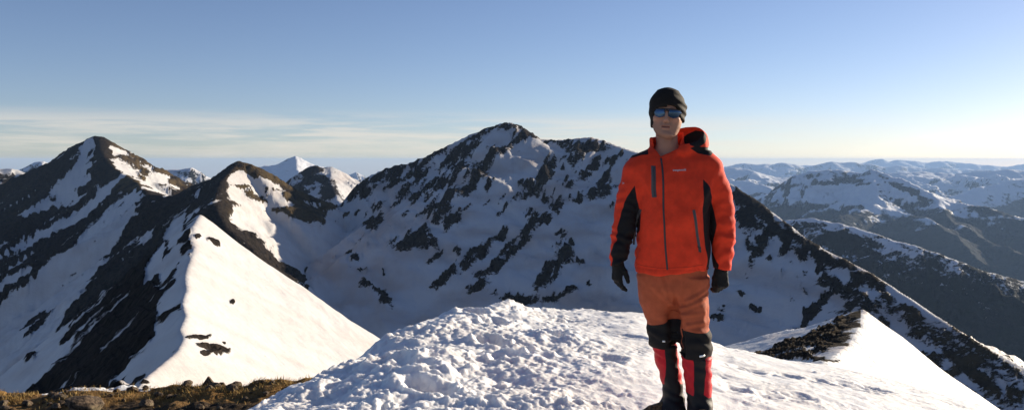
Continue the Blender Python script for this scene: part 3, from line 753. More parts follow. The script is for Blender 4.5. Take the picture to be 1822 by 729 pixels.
# stones
RKM = NT('weathered_stone')
co = RKM.coord('Object'); a_ = RKM.noise(co, 5, 7, .65); b_ = RKM.noise(co, 1.3, 3)
colr = RKM.mix(RKM.maprange(a_, .35, .65), (.020, .015, .012), (.17, .12, .08)); colr = RKM.mix(RKM.maprange(b_, .5, .7, 0, .5), colr, (.20, .17, .10))
M_STONE = RKM.set(Base_Color=colr, Roughness=.9, Specular_IOR_Level=.2, Normal=RKM.bump(a_, .8, .03))


def stone_mesh(name, seed, n=26, pointed=False):
    r_ = np.random.RandomState(seed)
    import bmesh
    bm = bmesh.new()
    pts = r_.normal(size=(n, 3)); pts /= np.linalg.norm(pts, axis=1)[:, None]
    pts *= r_.uniform(.75, 1, (n, 1)) * np.array([1, .75, .62])
    if pointed:
        pts = np.array([(-1, -.5, -.5), (1, -.5, -.5), (-.9, .6, -.5), (.9, .6, -.5), (-.08, -.1, .85), (.1, .1, .8), (-.5, -.45, .2), (.55, -.4, .1), (.5, .5, .1), (-.5, .5, .15)])
    for q in pts: bm.verts.new(q)
    bmesh.ops.convex_hull(bm, input=bm.verts)
    for vtx in [v_ for v_ in bm.verts if not v_.link_faces]: bm.verts.remove(vtx)
    bmesh.ops.bevel(bm, geom=bm.edges[:], offset=.025, segments=1, affect='EDGES', profile=.5)
    me = bpy.data.meshes.new(name); bm.to_mesh(me); bm.free(); me.materials.append(M_STONE)
    return me


ST = [stone_mesh('stone', 700 + i) for i in range(6)]
PT = stone_mesh('pointed_stone', 760, pointed=True)


def put_stone(me, px, Yd, size, label, rz, tilt=0, group=None, sink=.3, name='stone', flat=1.0):
    x = (px - CX0) / FPX * Yd
    z = float(ground_z(np.array([x]), np.array([Yd]))[0][0])
    o = bpy.data.objects.new(name, me); COL.objects.link(o)
    o.location = (x, Yd, z + size * sink); o.scale = (size, size, size * flat); o.rotation_euler = (tilt, tilt * .6, rz)
    return tag(o, label, 'stone', group)


put_stone(PT, 371, 15.0, .11, 'pointed dark stone standing on the grassy rim against the sunlit snow', .2, name='pointed_stone', sink=.55)
put_stone(ST[0], 468, 14.9, .06, 'small dark rounded stone in the grass rim nearest the snow mound', .9, sink=.5)
put_stone(ST[1], 153, 13.6, .36, 'large pale brown slab stone tilted up in the bare ground', .6, .5, sink=.4, name='slab_stone', flat=.8)
put_stone(ST[2], 60, 13.4, .38, 'large dark stone on the ground below the snow strip', 1.9, .2, sink=.1)
put_stone(ST[3], 205, 12.9, .25, 'long dark stone lying right of the pale slab', 2.6, .3, sink=.2, name='stone')
rr = random.Random(11)
for i in range(130):
    Yd = 11.5 + 3.6 * rr.random(); px_ = rr.uniform(-20, 520)
    put_stone(rr.choice(ST), px_, Yd, rr.choice([.04, .05, .06, .07, .09, .12, .15]), 'brown weathered stone lying loose on the dry grassy ground', rr.uniform(0, 6.28), rr.uniform(-.4, .4), 'loose stones on the bare ground', sink=.25)
# rocks breaking out of the snow ridge stay in its surface (see its rock attribute)

# dry grass: blades along the rim
GR = NT('dry_grass_blades')
M_GRASS = GR.set(Base_Color=GR.mix(GR.noise(GR.coord('Object'), 3, 2), (.24, .14, .04), (.52, .36, .14)), Roughness=.8, Specular_IOR_Level=.1)
rs_ = np.random.RandomState(3); gv = []; gf = []
for i in range(9500):
    if rs_.rand() < .72: Yd = rs_.normal(14.7, .25)
    else: Yd = rs_.uniform(11.8, 14.9)
    px_ = rs_.uniform(-30, 560)
    if 70 < px_ < 250 and Yd > 14.5 and rs_.rand() < .75: continue
    x = (px_ - CX0) / FPX * Yd
    gv.append((x, Yd)); 
gv = np.array(gv); keep = fbm2(gv[:, 0] / .5, gv[:, 1] / .5, 3, 611) + (gv[:, 1] > 14.3) * .35 > .02
gv = gv[keep]; gz = ground_z(gv[:, 0], gv[:, 1])[0]
n_ = len(gv); hgt = rs_.uniform(.03, .10, n_); an = rs_.uniform(0, 6.28, n_); ln = rs_.uniform(.02, .09, n_); wd = .0055
c_, s_ = np.cos(an), np.sin(an)
base = np.stack([gv[:, 0], gv[:, 1], gz - .02], 1)
side = np.stack([c_ * wd, s_ * wd, 0 * c_], 1); lean = np.stack([-s_ * ln + .02, c_ * ln, hgt], 1)
v0 = base - side; v1 = base + side; v2 = base + lean * .6 + side * .6; v3 = base + lean * .6 - side * .6; v4 = base + lean * np.array([1.15, 1.15, 1])
V_ = np.stack([v0, v1, v2, v3, v4], 1).reshape(-1, 3); b0 = np.arange(n_) * 5
F_ = np.concatenate([np.stack([b0, b0 + 1, b0 + 2], 1), np.stack([b0, b0 + 2, b0 + 3], 1), np.stack([b0 + 3, b0 + 2, b0 + 4], 1)])
o = make_mesh('dry_grass', V_, F_, M_GRASS, smooth=False)
tag(o, 'dry yellow grass along the edge of the bare ground', 'grass', kind='stuff')
# ------------------------------------------------------------------ the man
def surface_nets(f, xs, ys, zs):
    """isosurface f = 0 (inside negative) on a rectilinear grid -> vertices, quads"""
    s = f < 0
    nx, ny, nz = f.shape
    c = np.zeros((nx - 1, ny - 1, nz - 1), dtype=np.int8)
    for i in (0, 1):
        for j in (0, 1):
            for k in (0, 1):
                c += s[i:nx - 1 + i, j:ny - 1 + j, k:nz - 1 + k]
    act = np.argwhere((c > 0) & (c < 8))
    idx = np.full(c.shape, -1, dtype=np.int64); idx[tuple(act.T)] = np.arange(len(act))
    acc = np.zeros((len(act), 3)); cnt = np.zeros(len(act))
    A = act
    ax = [xs, ys, zs]
    corners = [(i, j, k) for i in (0, 1) for j in (0, 1) for k in (0, 1)]
    for a in corners:
        for d in range(3):
            if a[d] == 1: continue
            b = list(a); b[d] = 1
            fa = f[A[:, 0] + a[0], A[:, 1] + a[1], A[:, 2] + a[2]]; fb = f[A[:, 0] + b[0], A[:, 1] + b[1], A[:, 2] + b[2]]
            m = (fa < 0) != (fb < 0)
            t = np.where(m, fa / (fa - fb + 1e-20), 0)
            for q in range(3):
                va = ax[q][A[:, q] + a[q]]; vb = ax[q][A[:, q] + b[q]]
                acc[:, q] += np.where(m, va + t * (vb - va), 0)
            cnt += m
    V = acc / cnt[:, None]
    quads = []
    for d in range(3):
        sl0 = [slice(None)] * 3; sl1 = [slice(None)] * 3
        sl0[d] = slice(0, -1); sl1[d] = slice(1, None)
        ch = s[tuple(sl0)] != s[tuple(sl1)]
        e = np.argwhere(ch)
        o = [q for q in range(3) if q != d]
        ok = np.ones(len(e), bool)
        for q in o: ok &= (e[:, q] > 0) & (e[:, q] < f.shape[q] - 1)
        e = e[ok]
        def at_(da, db):
            p = e.copy(); p[:, o[0]] -= da; p[:, o[1]] -= db
            return idx[p[:, 0], p[:, 1], p[:, 2]]
        q_ = np.stack([at_(1, 1), at_(0, 1), at_(0, 0), at_(1, 0)], 1)
        neg = s[e[:, 0], e[:, 1], e[:, 2]]
        flip = neg if d != 1 else ~neg
        q_[~flip] = q_[~flip][:, ::-1]
        quads.append(q_)
    return V, np.concatenate(quads)


def _acc(idx, w, n):
    return np.stack([np.bincount(idx, weights=w[:, k], minlength=n) for k in range(3)], 1)


def smooth_mesh(V, Q, it=1, lam=.5):
    i_ = np.concatenate([Q[:, a] for a in range(4)] * 2)
    j_ = np.concatenate([Q[:, (a + 1) % 4] for a in range(4)] + [Q[:, (a + 3) % 4] for a in range(4)])
    cnt = np.bincount(i_, minlength=len(V))[:, None] + 1e-9
    for _ in range(it):
        V = V + lam * (_acc(i_, V[j_], len(V)) / cnt - V)
    return V


def vnormals(V, Q):
    n = np.cross(V[Q[:, 2]] - V[Q[:, 0]], V[Q[:, 3]] - V[Q[:, 1]])
    o = _acc(np.concatenate([Q[:, a] for a in range(4)]), np.concatenate([n] * 4), len(V))
    return o / (np.linalg.norm(o, axis=1)[:, None] + 1e-12)


def smin(a, b, k):
    h = np.clip(.5 + .5 * (b - a) / k, 0, 1)
    return b + (a - b) * h - k * h * (1 - h)


def smax(a, b, k): return -smin(-a, -b, k)


class G:
    """sampling grid"""
    def __init__(s, lo, hi, h=None, axes=None):
        s.ax = axes or [np.arange(lo[i], hi[i] + h, h) for i in range(3)]
        s.X, s.Y, s.Z = np.meshgrid(*s.ax, indexing='ij')

    def mesh(s, f, sm=1):
        V, Q = surface_nets(f, *s.ax)
        return smooth_mesh(V, Q, sm), Q

    def cap(s, a, b, ra, rb=None, sq=(1, 1, 1)):
        rb = ra if rb is None else rb
        a = np.array(a, float); b = np.array(b, float); e = b - a
        iq = 1 / np.array(sq, float)
        px, py, pz = (s.X - a[0]) * iq[0], (s.Y - a[1]) * iq[1], (s.Z - a[2]) * iq[2]
        e = e * iq; l2 = e @ e + 1e-12
        t = np.clip((px * e[0] + py * e[1] + pz * e[2]) / l2, 0, 1)
        return np.sqrt((px - t * e[0]) ** 2 + (py - t * e[1]) ** 2 + (pz - t * e[2]) ** 2) - (ra + (rb - ra) * t)

    def ell(s, c, r):
        x, y, z = (s.X - c[0]) / r[0], (s.Y - c[1]) / r[1], (s.Z - c[2]) / r[2]
        k0 = np.sqrt(x * x + y * y + z * z); k1 = np.sqrt((x / r[0]) ** 2 + (y / r[1]) ** 2 + (z / r[2]) ** 2)
        return k0 * (k0 - 1) / (k1 + 1e-9)

    def loft(s, tab, p=2.0, cap_=True, ztop=None, zbot=None):
        """tab rows: z, cx, a, cy, b (half width, half depth), any order"""
        t = np.array(sorted(tab), float)
        zz = s.ax[2]
        v = [np.interp(zz, t[:, 0], t[:, k]) for k in range(1, 5)]
        # soften the kinks
        ker = np.exp(-np.linspace(-2, 2, 9) ** 2); ker /= ker.sum()
        w = max(1, int(.012 / max(zz[1] - zz[0], 1e-6)))
        v = [np.convolve(np.pad(q, 4 * w, 'edge'), np.repeat(ker / w, w)[: 8 * w + 1] / (np.repeat(ker / w, w)[: 8 * w + 1].sum()), 'valid')[:len(zz)] for q in v]
        cx, a, cy, b = [q[None, None, :] for q in v]
        x = np.abs((s.X - cx) / a); y = np.abs((s.Y - cy) / b)
        f = ((x ** p + y ** p) ** (1 / p) - 1) * np.minimum(a, b)
        if cap_:
            zt = t[-1, 0] if ztop is None else ztop; zb = t[0, 0] if zbot is None else zbot
            f = np.maximum(f, np.maximum(s.Z - zt, zb - s.Z))
        return f


def wx_(px): return (px - 1200) / 309.3
def wz_(py): return (735 - py) / 309.3


FRONT_Y = 4.71
def fx_(px, D=FRONT_Y): return (px - CX0) / FPX * D - (1200 - CX0) / FPX * 4.85
def fz_(py, D=FRONT_Y): return 1.455 + (HY - py) / FPX * D


def poly2(x, z, pts, D=FRONT_Y):
    """signed distance in metres to an outline drawn on the garment front, positive inside"""
    return polymask(x, z, [(fx_(a, D), fz_(b, D)) for a, b in pts])


MAN_Y = 4.85
FOOT_X = (1200 - CX0) / FPX * MAN_Y
BASE = Vector((FOOT_X, MAN_Y, -1.455))
_v = None


def cloth(name, base, dark=None, attrn='panel', rough=.8, weave=900, sheen=.05, bump=.25):
    k = NT(name); co = k.coord('Object')
    a = k.noise(co, weave, 2, .5); b = k.noise(co, 22, 5, .6)
    c = k.mix(k.maprange(b, .25, .75), tuple(q * .86 for q in base), tuple(min(1, q * 1.1) for q in base))
    if dark: c = k.mix(k.maprange(k.attr(attrn).outputs['Fac'], -.0012, .0012), c, dark)
    k.b.inputs['Sheen Weight'].default_value = sheen; k.b.inputs['Sheen Roughness'].default_value = .5
    k.b.inputs['Sheen Tint'].default_value = (*base, 1)
    return k.set(Base_Color=c, Roughness=rough, Specular_IOR_Level=.22, Normal=k.bump(k.math('ADD', a, k.math('MULTIPLY', b, 3)), bump, .0015))


M_JACKET = cloth('red_softshell', (.80, .052, .018), (.012, .012, .013), weave=700)
M_BLACK = cloth('black_fabric', (.012, .012, .013), weave=700)
M_TROUS = cloth('rust_trousers', (.43, .098, .042), (.012, .0115, .012), weave=600)
M_GAIT = cloth('red_gaiter', (.55, .012, .022), (.012, .012, .013), rough=.6)
M_HAT = cloth('dark_fleece', (.020, .0155, .012), weave=420, sheen=.12, bump=.5)
M_GLOVE = cloth('black_glove', (.010, .010, .010), weave=500, rough=.75)
ZP = NT('zip_tape'); M_ZIP = ZP.set(Base_Color=(.035, .03, .032), Roughness=.55)
ZG = NT('grey_pocket_zip'); M_ZIPG = ZG.set(Base_Color=(.06, .055, .058), Roughness=.45)
WT = NT('white_print'); M_PRINT = WT.set(Base_Color=(.62, .5, .52), Roughness=.6)
RF = NT('reflective_tape'); M_REFL = RF.set(Base_Color=(.9, .9, .88), Roughness=.25, Metallic=.3)
BT = NT('brown_boot_leather'); co = BT.coord('Object')
M_BOOT = BT.set(Base_Color=BT.mix(BT.maprange(BT.noise(co, 60, 5), .35, .65), (.05, .028, .012), (.22, .13, .05)), Roughness=.7, Normal=BT.bump(BT.noise(co, 60, 5), .5, .004))
SL = NT('boot_rubber'); M_SOLE = SL.set(Base_Color=(.02, .018, .016), Roughness=.8)
LN = NT('blue_mirror_lens'); co = LN.coord('Object')
M_LENS = LN.set(Base_Color=(.018, .06, .13), Metallic=.7, Roughness=.08, Coat_Weight=.6, Coat_Roughness=.04)
FR = NT('dark_glasses_frame'); M_FRAME = FR.set(Base_Color=(.012, .013, .016), Roughness=.3)
SK = NT('skin'); co = SK.coord('Object')
sk_ = SK.attr('tint')
M_SKIN = SK.set(Base_Color=SK.mix(SK.math('MULTIPLY', SK.noise(co, 120, 4), .35), sk_.outputs['Color'], (.34, .15, .10)), Roughness=.62, Specular_IOR_Level=.22,
                Subsurface_Weight=.12, Subsurface_Radius=(.012, .005, .003), Subsurface_Scale=.5, Normal=SK.bump(SK.noise(co, 300, 3), .25, .0008))
EW = NT('eye_white'); M_EYE = EW.set(Base_Color=(.6, .57, .55), Roughness=.2)

# ---- body: head, neck, and the body carrying the clothes, one continuous surface
HX, HY0, HZ = -.040, .0, 1.722                        # eye level, between the ears
ROLL, YAW = math.radians(4.5), math.radians(-13)        # head leaning and turned a little to its right


def body_axes():
    xf = np.arange(-.145, .066, .0026); x = np.concatenate([np.arange(-.36, -.145, .012), xf, np.arange(xf[-1] + .012, .37, .012)])
    y = np.concatenate([np.arange(-.26, -.15, .012), np.arange(-.15, .16, .0026), np.arange(.162, .26, .012)])
    zf = np.arange(1.49, 1.87, .0026); z = np.concatenate([np.arange(.0, 1.49, .014), zf])
    return [x, y, z]


g = G(None, None, axes=body_axes())
# head coordinates (roll and yaw undone)
xr = g.X - HX; yr = g.Y - HY0; zr = g.Z - HZ
cr, sr = math.cos(ROLL), math.sin(ROLL); cy_, sy_ = math.cos(YAW), math.sin(YAW)
wgt = sstep(-.16, -.09, zr)                            # the neck below stays put
x1 = xr * cr - zr * sr * 1.0; z1 = xr * sr + zr * cr
x2 = x1 * cy_ + yr * sy_; y2 = -x1 * sy_ + yr * cy_
lx = xr + (x2 - xr) * wgt; ly = yr + (y2 - yr) * wgt; lz = zr + (z1 - zr) * wgt
h = G.__new__(G); h.ax = g.ax; h.X, h.Y, h.Z = lx, ly, lz


def loft_h(gr, tab, p):
    t = np.array(sorted(tab), float)
    cx, a, cy, b = [np.interp(gr.Z, t[:, 0], t[:, k]) for k in range(1, 5)]
    f = ((np.abs((gr.X - cx) / a) ** p + np.abs((gr.Y - cy) / b) ** p) ** (1 / p) - 1) * np.minimum(a, b)
    return np.maximum(f, np.maximum(gr.Z - t[-1, 0], t[0, 0] - gr.Z))


f = h.ell((0, .022, .030), (.079, .100, .098))
face = loft_h(h, [(.075, 0, .074, .012, .088), (.03, 0, .081, .005, .092), (-.01, 0, .086, .002, .090), (-.045, 0, .085, .0, .086), (-.075, 0, .080, -.004, .080), (-.100, 0, .070, -.012, .070), (-.120, 0, .056, -.026, .054), (-.134, 0, .040, -.038, .038), (-.142, 0, .022, -.045, .022)], 2.15)
f = smin(f, face, .02)
f = smin(f, h.cap((-.036, -.082, .024), (.036, -.082, .024), .010), .018)                      # brow
for s_ in (-1, 1):
    f = smax(f, -h.ell((s_ * .033, -.094, .003), (.019, .013, .012)), .012)                    # eye socket
    f = smin(f, h.ell((s_ * .032, -.074, .002), (.0135, .0125, .0125)), .004)                  # eyeball under the lids
    f = smin(f, h.cap((s_ * .018, -.0875, .0075), (s_ * .046, -.079, .0075), .0035), .006)     # upper lid
    f = smin(f, h.ell((s_ * .052, -.060, -.034), (.020, .018, .015)), .022)                    # cheekbone
    f = smin(f, h.ell((s_ * .081, .012, -.008), (.006, .018, .030)), .006)                     # ear
    f = smax(f, -h.ell((s_ * .089, .006, -.004), (.005, .010, .017)), .006)
    f = smin(f, h.ell((s_ * .0125, -.098, -.047), (.0085, .010, .0075)), .008)                 # nostril wings
    f = smax(f, -h.ell((s_ * .0065, -.103, -.0545), (.0040, .0050, .004)), .003)
f = smin(f, h.cap((0, -.088, .012), (0, -.110, -.040), .0075, .0115), .012)                    # nose
f = smin(f, h.ell((0, -.110, -.043), (.0120, .0105, .0100)), .008)
f = smin(f, h.ell((0, -.080, -.072), (.026, .014, .016)), .016)                                # muzzle
f = smin(f, h.cap((-.021, -.0875, -.0755), (.021, -.0875, -.0745), .0042), .005)                # upper lip
f = smin(f, h.cap((-.017, -.0875, -.0865), (.017, -.0875, -.0865), .0048), .006)                # lower lip
f = smax(f, -h.cap((-.024, -.0915, -.0805), (.024, -.0915, -.0795), .0030), .003)               # parted lips
f = smin(f, h.ell((0, -.072, -.120), (.022, .018, .014)), .016)                                # chin
neck = h.cap((-.000, .022, -.07), (.005, .045, -.24), .060, .064)
f = smin(f, neck, .022)
# shoulders, trunk and limbs under the clothes
trunk = g.loft([(1.55, -.03, .05, .04, .05), (1.50, -.03, .10, .04, .06), (1.46, -.02, .16, .03, .07), (1.40, -.015, .165, .02, .085), (1.25, -.01, .155, .01, .11), (1.08, -.01, .165, .0, .105), (.95, -.01, .175, .0, .105), (.80, -.01, .175, .02, .105), (.74, -.01, .16, .02, .10)])
f = smin(f, trunk, .02)
for pts, rr_ in (([(-.19, .02, 1.42), (-.262, .03, 1.14), (-.318, -.005, .90), (-.326, -.012, .86)], (.050, .036, .026, .022)), ([(.175, .02, 1.43), (.268, .02, 1.14), (.268, -.02, .88), (.262, -.03, .82)], (.045, .038, .028, .022)),
                 ([(-.10, .04, .82), (-.075, .055, .46), (-.0, .064, .10)], (.07, .045, .028)), ([(.09, -.0, .82), (.11, -.045, .46), (.138, -.042, .08)], (.07, .048, .030))):
    for i in range(len(pts) - 1): f = smin(f, g.cap(pts[i], pts[i + 1], rr_[i], rr_[i + 1]), .02)
V, Q = g.mesh(f, 1)
# skin tint per vertex, in head coordinates
vx, vy, vz = V[:, 0] - HX, V[:, 1] - HY0, V[:, 2] - HZ
a1 = vx * cr - vz * sr; c1 = vx * sr + vz * cr
HL = np.stack([a1 * cy_ + vy * sy_, -a1 * sy_ + vy * cy_, c1], 1)
tint = np.tile(np.array([.60, .315, .205]), (len(V), 1))
stub = sstep(-.035, -.062, HL[:, 2]) * sstep(-.20, -.155, HL[:, 2]) * sstep(.02, -.03, HL[:, 1])
tint = tint * (1 - .45 * stub[:, None]) + np.array([.16, .12, .10]) * .45 * stub[:, None]
red = np.exp(-(((np.abs(HL[:, 0]) - .045) / .022) ** 2 + ((HL[:, 2] + .035) / .022) ** 2)) + np.exp(-((HL[:, 0] / .014) ** 2 + ((HL[:, 2] + .045) / .014) ** 2)) * .8
tint = tint * (1 - .22 * red[:, None]) + np.array([.48, .16, .11]) * .22 * red[:, None]
lip = ((HL[:, 1] < -.082) & (np.abs(HL[:, 0]) < .023)) * np.exp(-((HL[:, 2] + .0805) / .0085) ** 4)
tint = tint * (1 - .6 * lip[:, None]) + np.array([.34, .11, .09]) * .6 * lip[:, None]
slit = (HL[:, 1] < -.075) * (np.abs(HL[:, 0]) < .0235) * np.exp(-((HL[:, 2] + .0802) / .0026) ** 2)
tint = tint * (1 - .9 * slit[:, None]) + np.array([.05, .015, .015]) * .9 * slit[:, None]
brow = np.exp(-(((np.abs(HL[:, 0]) - .033) / .018) ** 4 + ((HL[:, 2] - .026) / .006) ** 2)) * (HL[:, 1] < -.06)
tint = tint * (1 - .7 * brow[:, None]) + np.array([.05, .03, .02]) * .7 * brow[:, None]
MAN = make_mesh('person', V, Q, M_SKIN, cols=dict(tint=tint))
MAN.location = BASE
tag(MAN, 'man in an orange red jacket, dark hat and mirrored sunglasses standing on the snowy summit', 'person')


def child(name, V, Q, mat, parent=None, label=None, **kw):
    o = make_mesh(name, V, Q, mat, parent or MAN, **kw)
    if label: o['label'] = label
    return o


def head_to_man(p):
    """head coordinates -> the man's coordinates"""
    p = np.asarray(p, float)
    x2_, y2_, z2_ = p[:, 0], p[:, 1], p[:, 2]
    x1_ = x2_ * cy_ - y2_ * sy_; y1_ = x2_ * sy_ + y2_ * cy_
    x0 = x1_ * cr + z2_ * sr; z0 = -x1_ * sr + z2_ * cr
    return np.stack([x0 + HX, y1_ + HY0, z0 + HZ], 1)


# ---- hat
gh = G((-.125, -.125, -.10), (.125, .16, .175), .0028)
o_ = gh.ell((-.004, .022, .034), (.093, .115, .110))
o_ = smin(o_, gh.ell((-.012, .01, .090), (.058, .07, .052)), .04)
o_ = smin(o_, loft_h(gh, [(.125, -.008, .050, .02, .066), (.105, -.010, .064, .02, .086), (.08, -.006, .083, .02, .104), (.05, 0, .0965, .02, .114), (0, 0, .0955, .02, .110), (-.05, 0, .090, .025, .102), (-.10, 0, .083, .03, .09)], 2.1), .03)
i_ = smin(gh.ell((.0, .022, .030), (.083, .104, .103)), loft_h(gh, [(.06, 0, .082, .02, .100), (0, 0, .083, .02, .099), (-.05, 0, .080, .025, .092), (-.10, 0, .076, .03, .085)], 2.1), .02)
# lower rim: above the glasses in front, over the ears at the sides
rim = .042 + .030 * (gh.X > .02) * sstep(-.06, -.02, gh.Y) - .104 * sstep(-.088, -.030, gh.Y) - .012 * sstep(-.03, .06, gh.Y) - .012 * (gh.X < 0)
f = np.maximum(smax(o_, -i_, .004), (rim - gh.Z) * .6)
# soft folds at the right, a pucker at the crown
fold = np.sin((gh.Z * 1.0 + .45 * gh.X) * 150 + 1.2 * np.sin(gh.Y * 22)) * .0026 * sstep(.0, .07, gh.X) * sstep(.135, .09, gh.Z)
f = f - fold - .0018 * np.sin((gh.X * .6 - gh.Z) * 85) * sstep(.0, -.06, gh.X) 
V, Q = gh.mesh(f, 1)
child('hat', head_to_man((V - [0, .02, 0]) * [1.055, 1.03, 1.0] + [0, .02, 0]), Q, M_HAT, label='dark brown fleece hat pulled over the ears')

# ---- sunglasses
gl = bpy.data.objects.new('sunglasses', None); COL.objects.link(gl); gl.parent = MAN


def wrap(ang, z, r=.0):
    """point on the wrap surface in front of the eyes"""
    R_ = .098 + r
    k_ = np.abs(ang) / 1.2
    return np.stack([np.sin(ang) * (.090 + r) * 1.0, -np.cos(ang) * R_ - .006 + .0 * k_, z], -1)


for s_ in (-1, 1):
    na, nz_ = 26, 16
    t = np.linspace(0, 1, na); w = np.linspace(-1, 1, nz_)
    T_, W_ = np.meshgrid(t, w)
    ang = s_ * (.11 + T_ * 1.0)
    top = .0150 + .002 * np.sin(T_ * math.pi); bot = -.009 - .0235 * np.sin(np.clip(T_ * 1.12 + .12, 0, 1) * math.pi) ** .6
    z = np.where(W_ > 0, W_ * top, -W_ * bot) + .003
    Pt = wrap(ang, z, .0022 * (1 - W_ ** 2)).reshape(-1, 3)
    Pb = wrap(ang, z, -.0015).reshape(-1, 3)
    n0 = len(Pt); F1 = grid_faces(nz_, na)
    rimi = np.concatenate([np.arange(na), np.arange(1, nz_) * na + na - 1, (nz_ - 1) * na + np.arange(na - 2, -1, -1), np.arange(nz_ - 2, -1, -1) * na])
    F2 = np.stack([rimi[:-1], rimi[1:], rimi[1:] + n0, rimi[:-1] + n0], 1)
    child('lens', head_to_man(np.concatenate([Pt, Pb])), np.concatenate([F1, F1[:, ::-1] + n0, F2]), M_LENS, gl)


def tube(pts, rad, n=8, flat=(1, 1)):
    """closed tube along points; flat scales the two cross axes"""
    pts = np.array(pts, float); m = len(pts)
    rad = np.broadcast_to(np.asarray(rad, float), (m,))
    V = []; up = np.array([0, 0, 1.])
    for i in range(m):
        d = pts[min(i + 1, m - 1)] - pts[max(i - 1, 0)]; d /= np.linalg.norm(d) + 1e-12
        a = np.cross(d, up)
        if np.linalg.norm(a) < .15: a = np.cross(d, np.array([0, 1., 0]))
        a /= np.linalg.norm(a); b = np.cross(a, d)
        for k in range(n):
            th = 2 * math.pi * k / n
            V.append(pts[i] + rad[i] * (math.cos(th) * a * flat[0] + math.sin(th) * b * flat[1]))
    F = []
    for i in range(m - 1):
        for k in range(n):
            F.append((i * n + k, i * n + (k + 1) % n, (i + 1) * n + (k + 1) % n, (i + 1) * n + k))
    V = V + [pts[0], pts[-1]]
    a0, a1_ = m * n, m * n + 1
    F += [(a0, (k + 1) % n, k) for k in range(n)] + [(a1_, (m - 1) * n + k, (m - 1) * n + (k + 1) % n) for k in range(n)]
    return np.array(V), F


fa = np.linspace(-1.10, 1.10, 41)
top = wrap(fa, .0175 + .002 * np.cos(fa * 2.0), .001)
V, F = tube(top, .0034, 8); child('frame', head_to_man(V), F, M_FRAME, gl)
V, F = tube(wrap(np.linspace(-.17, .17, 9), .004 + .008 * np.cos(np.linspace(-1.5, 1.5, 9)), .002), .0032, 8); child('bridge', head_to_man(V), F, M_FRAME, gl)
for s_ in (-1, 1):
    p0 = wrap(np.array([s_ * 1.09]), np.array([.016]), .001)[0]
    pts = [p0, p0 + np.array([s_ * .008, .014, 0]), (s_ * .0905, -.02, .013), (s_ * .091, .01, .008), (s_ * .088, .03, -.004)]
    V, F = tube(pts, [.0045, .0045, .0035, .003, .003], 8); child('temple', head_to_man(V), F, M_FRAME, gl)

# ---- jacket
gj = G((-.44, -.26, .77), (.44, .27, 1.68), .0052)
tor = gj.loft([(1.545, -.03, .085, .045, .085), (1.515, -.028, .125, .04, .095), (1.485, -.020, .180, .030, .105), (1.455, -.012, .216, .022, .118), (1.40, -.006, .226, .012, .135), (1.342, -.004, .222, .004, .150), (1.245, -.008, .210, -.002, .158), (1.16, -.008, .204, -.004, .156), (1.083, -.008, .203, -.004, .154),
               (.954, -.008, .210, .0, .160), (.88, -.010, .214, .004, .164), (.835, -.012, .213, .004, .162), (.80, -.012, .210, .004, .16)], 2.35, cap_=False)
tor = np.maximum(tor, gj.Z - 1.56)
tor_in = tor + .012
la = [(1.47, -.17, .06, .02, .06), (1.43, -.195, .085, .02, .085), (1.406, -.208, .088, .02, .088), (1.309, -.238, .077, .025, .085), (1.196, -.264, .073, .030, .080), (1.083, -.282, .070, .022, .076), (1.0, -.300, .062, .010, .068), (.954, -.312, .056, .002, .062), (.905, -.320, .050, -.006, .056), (.865, -.324, .048, -.012, .052)]
ra = [(1.50, .15, .06, .02, .06), (1.455, .18, .088, .015, .09), (1.406, .203, .086, .012, .09), (1.309, .240, .080, .012, .088), (1.196, .266, .077, .010, .082), (1.083, .272, .077, -.002, .080), (.954, .274, .064, -.020, .068), (.88, .266, .058, -.030, .060), (.832, .262, .055, -.034, .057)]
lz = gj.loft(la, 2.0, cap_=False); lz = np.maximum(lz, np.maximum(.868 + .02 * (gj.X + .324) / .05 - gj.Z, gj.Z - 1.475))
rz_ = gj.loft(ra, 2.0, cap_=False); rz_ = np.maximum(rz_, np.maximum(.832 - .10 * (gj.X - .262) - gj.Z, gj.Z - 1.51))
body_f = np.maximum(tor, .822 + .010 * np.sin(gj.X * 9) - .03 * gj.X * 0 - gj.Z)
up_ = sstep(1.10, 1.38, gj.Z)
kk = .008 + .05 * up_
hh = np.clip(.5 + .5 * (lz - body_f) / kk, 0, 1); f = lz + (body_f - lz) * hh - kk * hh * (1 - hh)
hh = np.clip(.5 + .5 * (rz_ - f) / kk, 0, 1); f = rz_ + (f - rz_) * hh - kk * hh * (1 - hh)
# collar: a standing ring open in front, hood lying behind the right shoulder
r_out = gj.loft([(1.40, -.030, .150, .030, .13), (1.47, -.034, .120, .030, .112), (1.52, -.038, .100, .030, .100), (1.57, -.040, .097, .030, .098), (1.64, -.036, .105, .034, .104)], 2.0, cap_=False)
top_ = 1.505 + .95 * (gj.Y + .055) + .22 * np.abs(gj.X + .058) 
top_ = np.minimum(top_, 1.60 + .15 * (gj.X + .04))
ring = np.maximum(np.maximum(r_out, -(r_out + .012)), np.maximum(gj.Z - top_, 1.44 - gj.Z))
f = smin(f, ring, .012)
hood_o = gj.ell((.062, .060, 1.560), (.148, .120, .112)); hood_o = smin(hood_o, gj.cap((.03, -.075, 1.505), (.135, -.015, 1.545), .030, .040), .05)
hood_i = gj.ell((.034, .010, 1.625), (.132, .125, .105))
hood_i = smin(hood_i, gj.ell((-.035, .02, 1.60), (.088, .088, .25)), .01)
hood = smax(hood_o, -hood_i, .012); hood = np.maximum(hood, -(gj.Z - 1.44))
hood = np.maximum(hood, -(gj.X + .10 + .5 * np.minimum(0, gj.Y)))
f = smin(f, hood, .018)
dxc = gj.X - fx_(1180)
wz = fz_(279) + np.where(dxc < 0, -1.5 * dxc, .48 * dxc + 3.0 * np.maximum(0, dxc - .105))
f = np.maximum(f, -np.maximum(np.maximum(wz - gj.Z, gj.Y + .005), -(gj.Y + .30)))
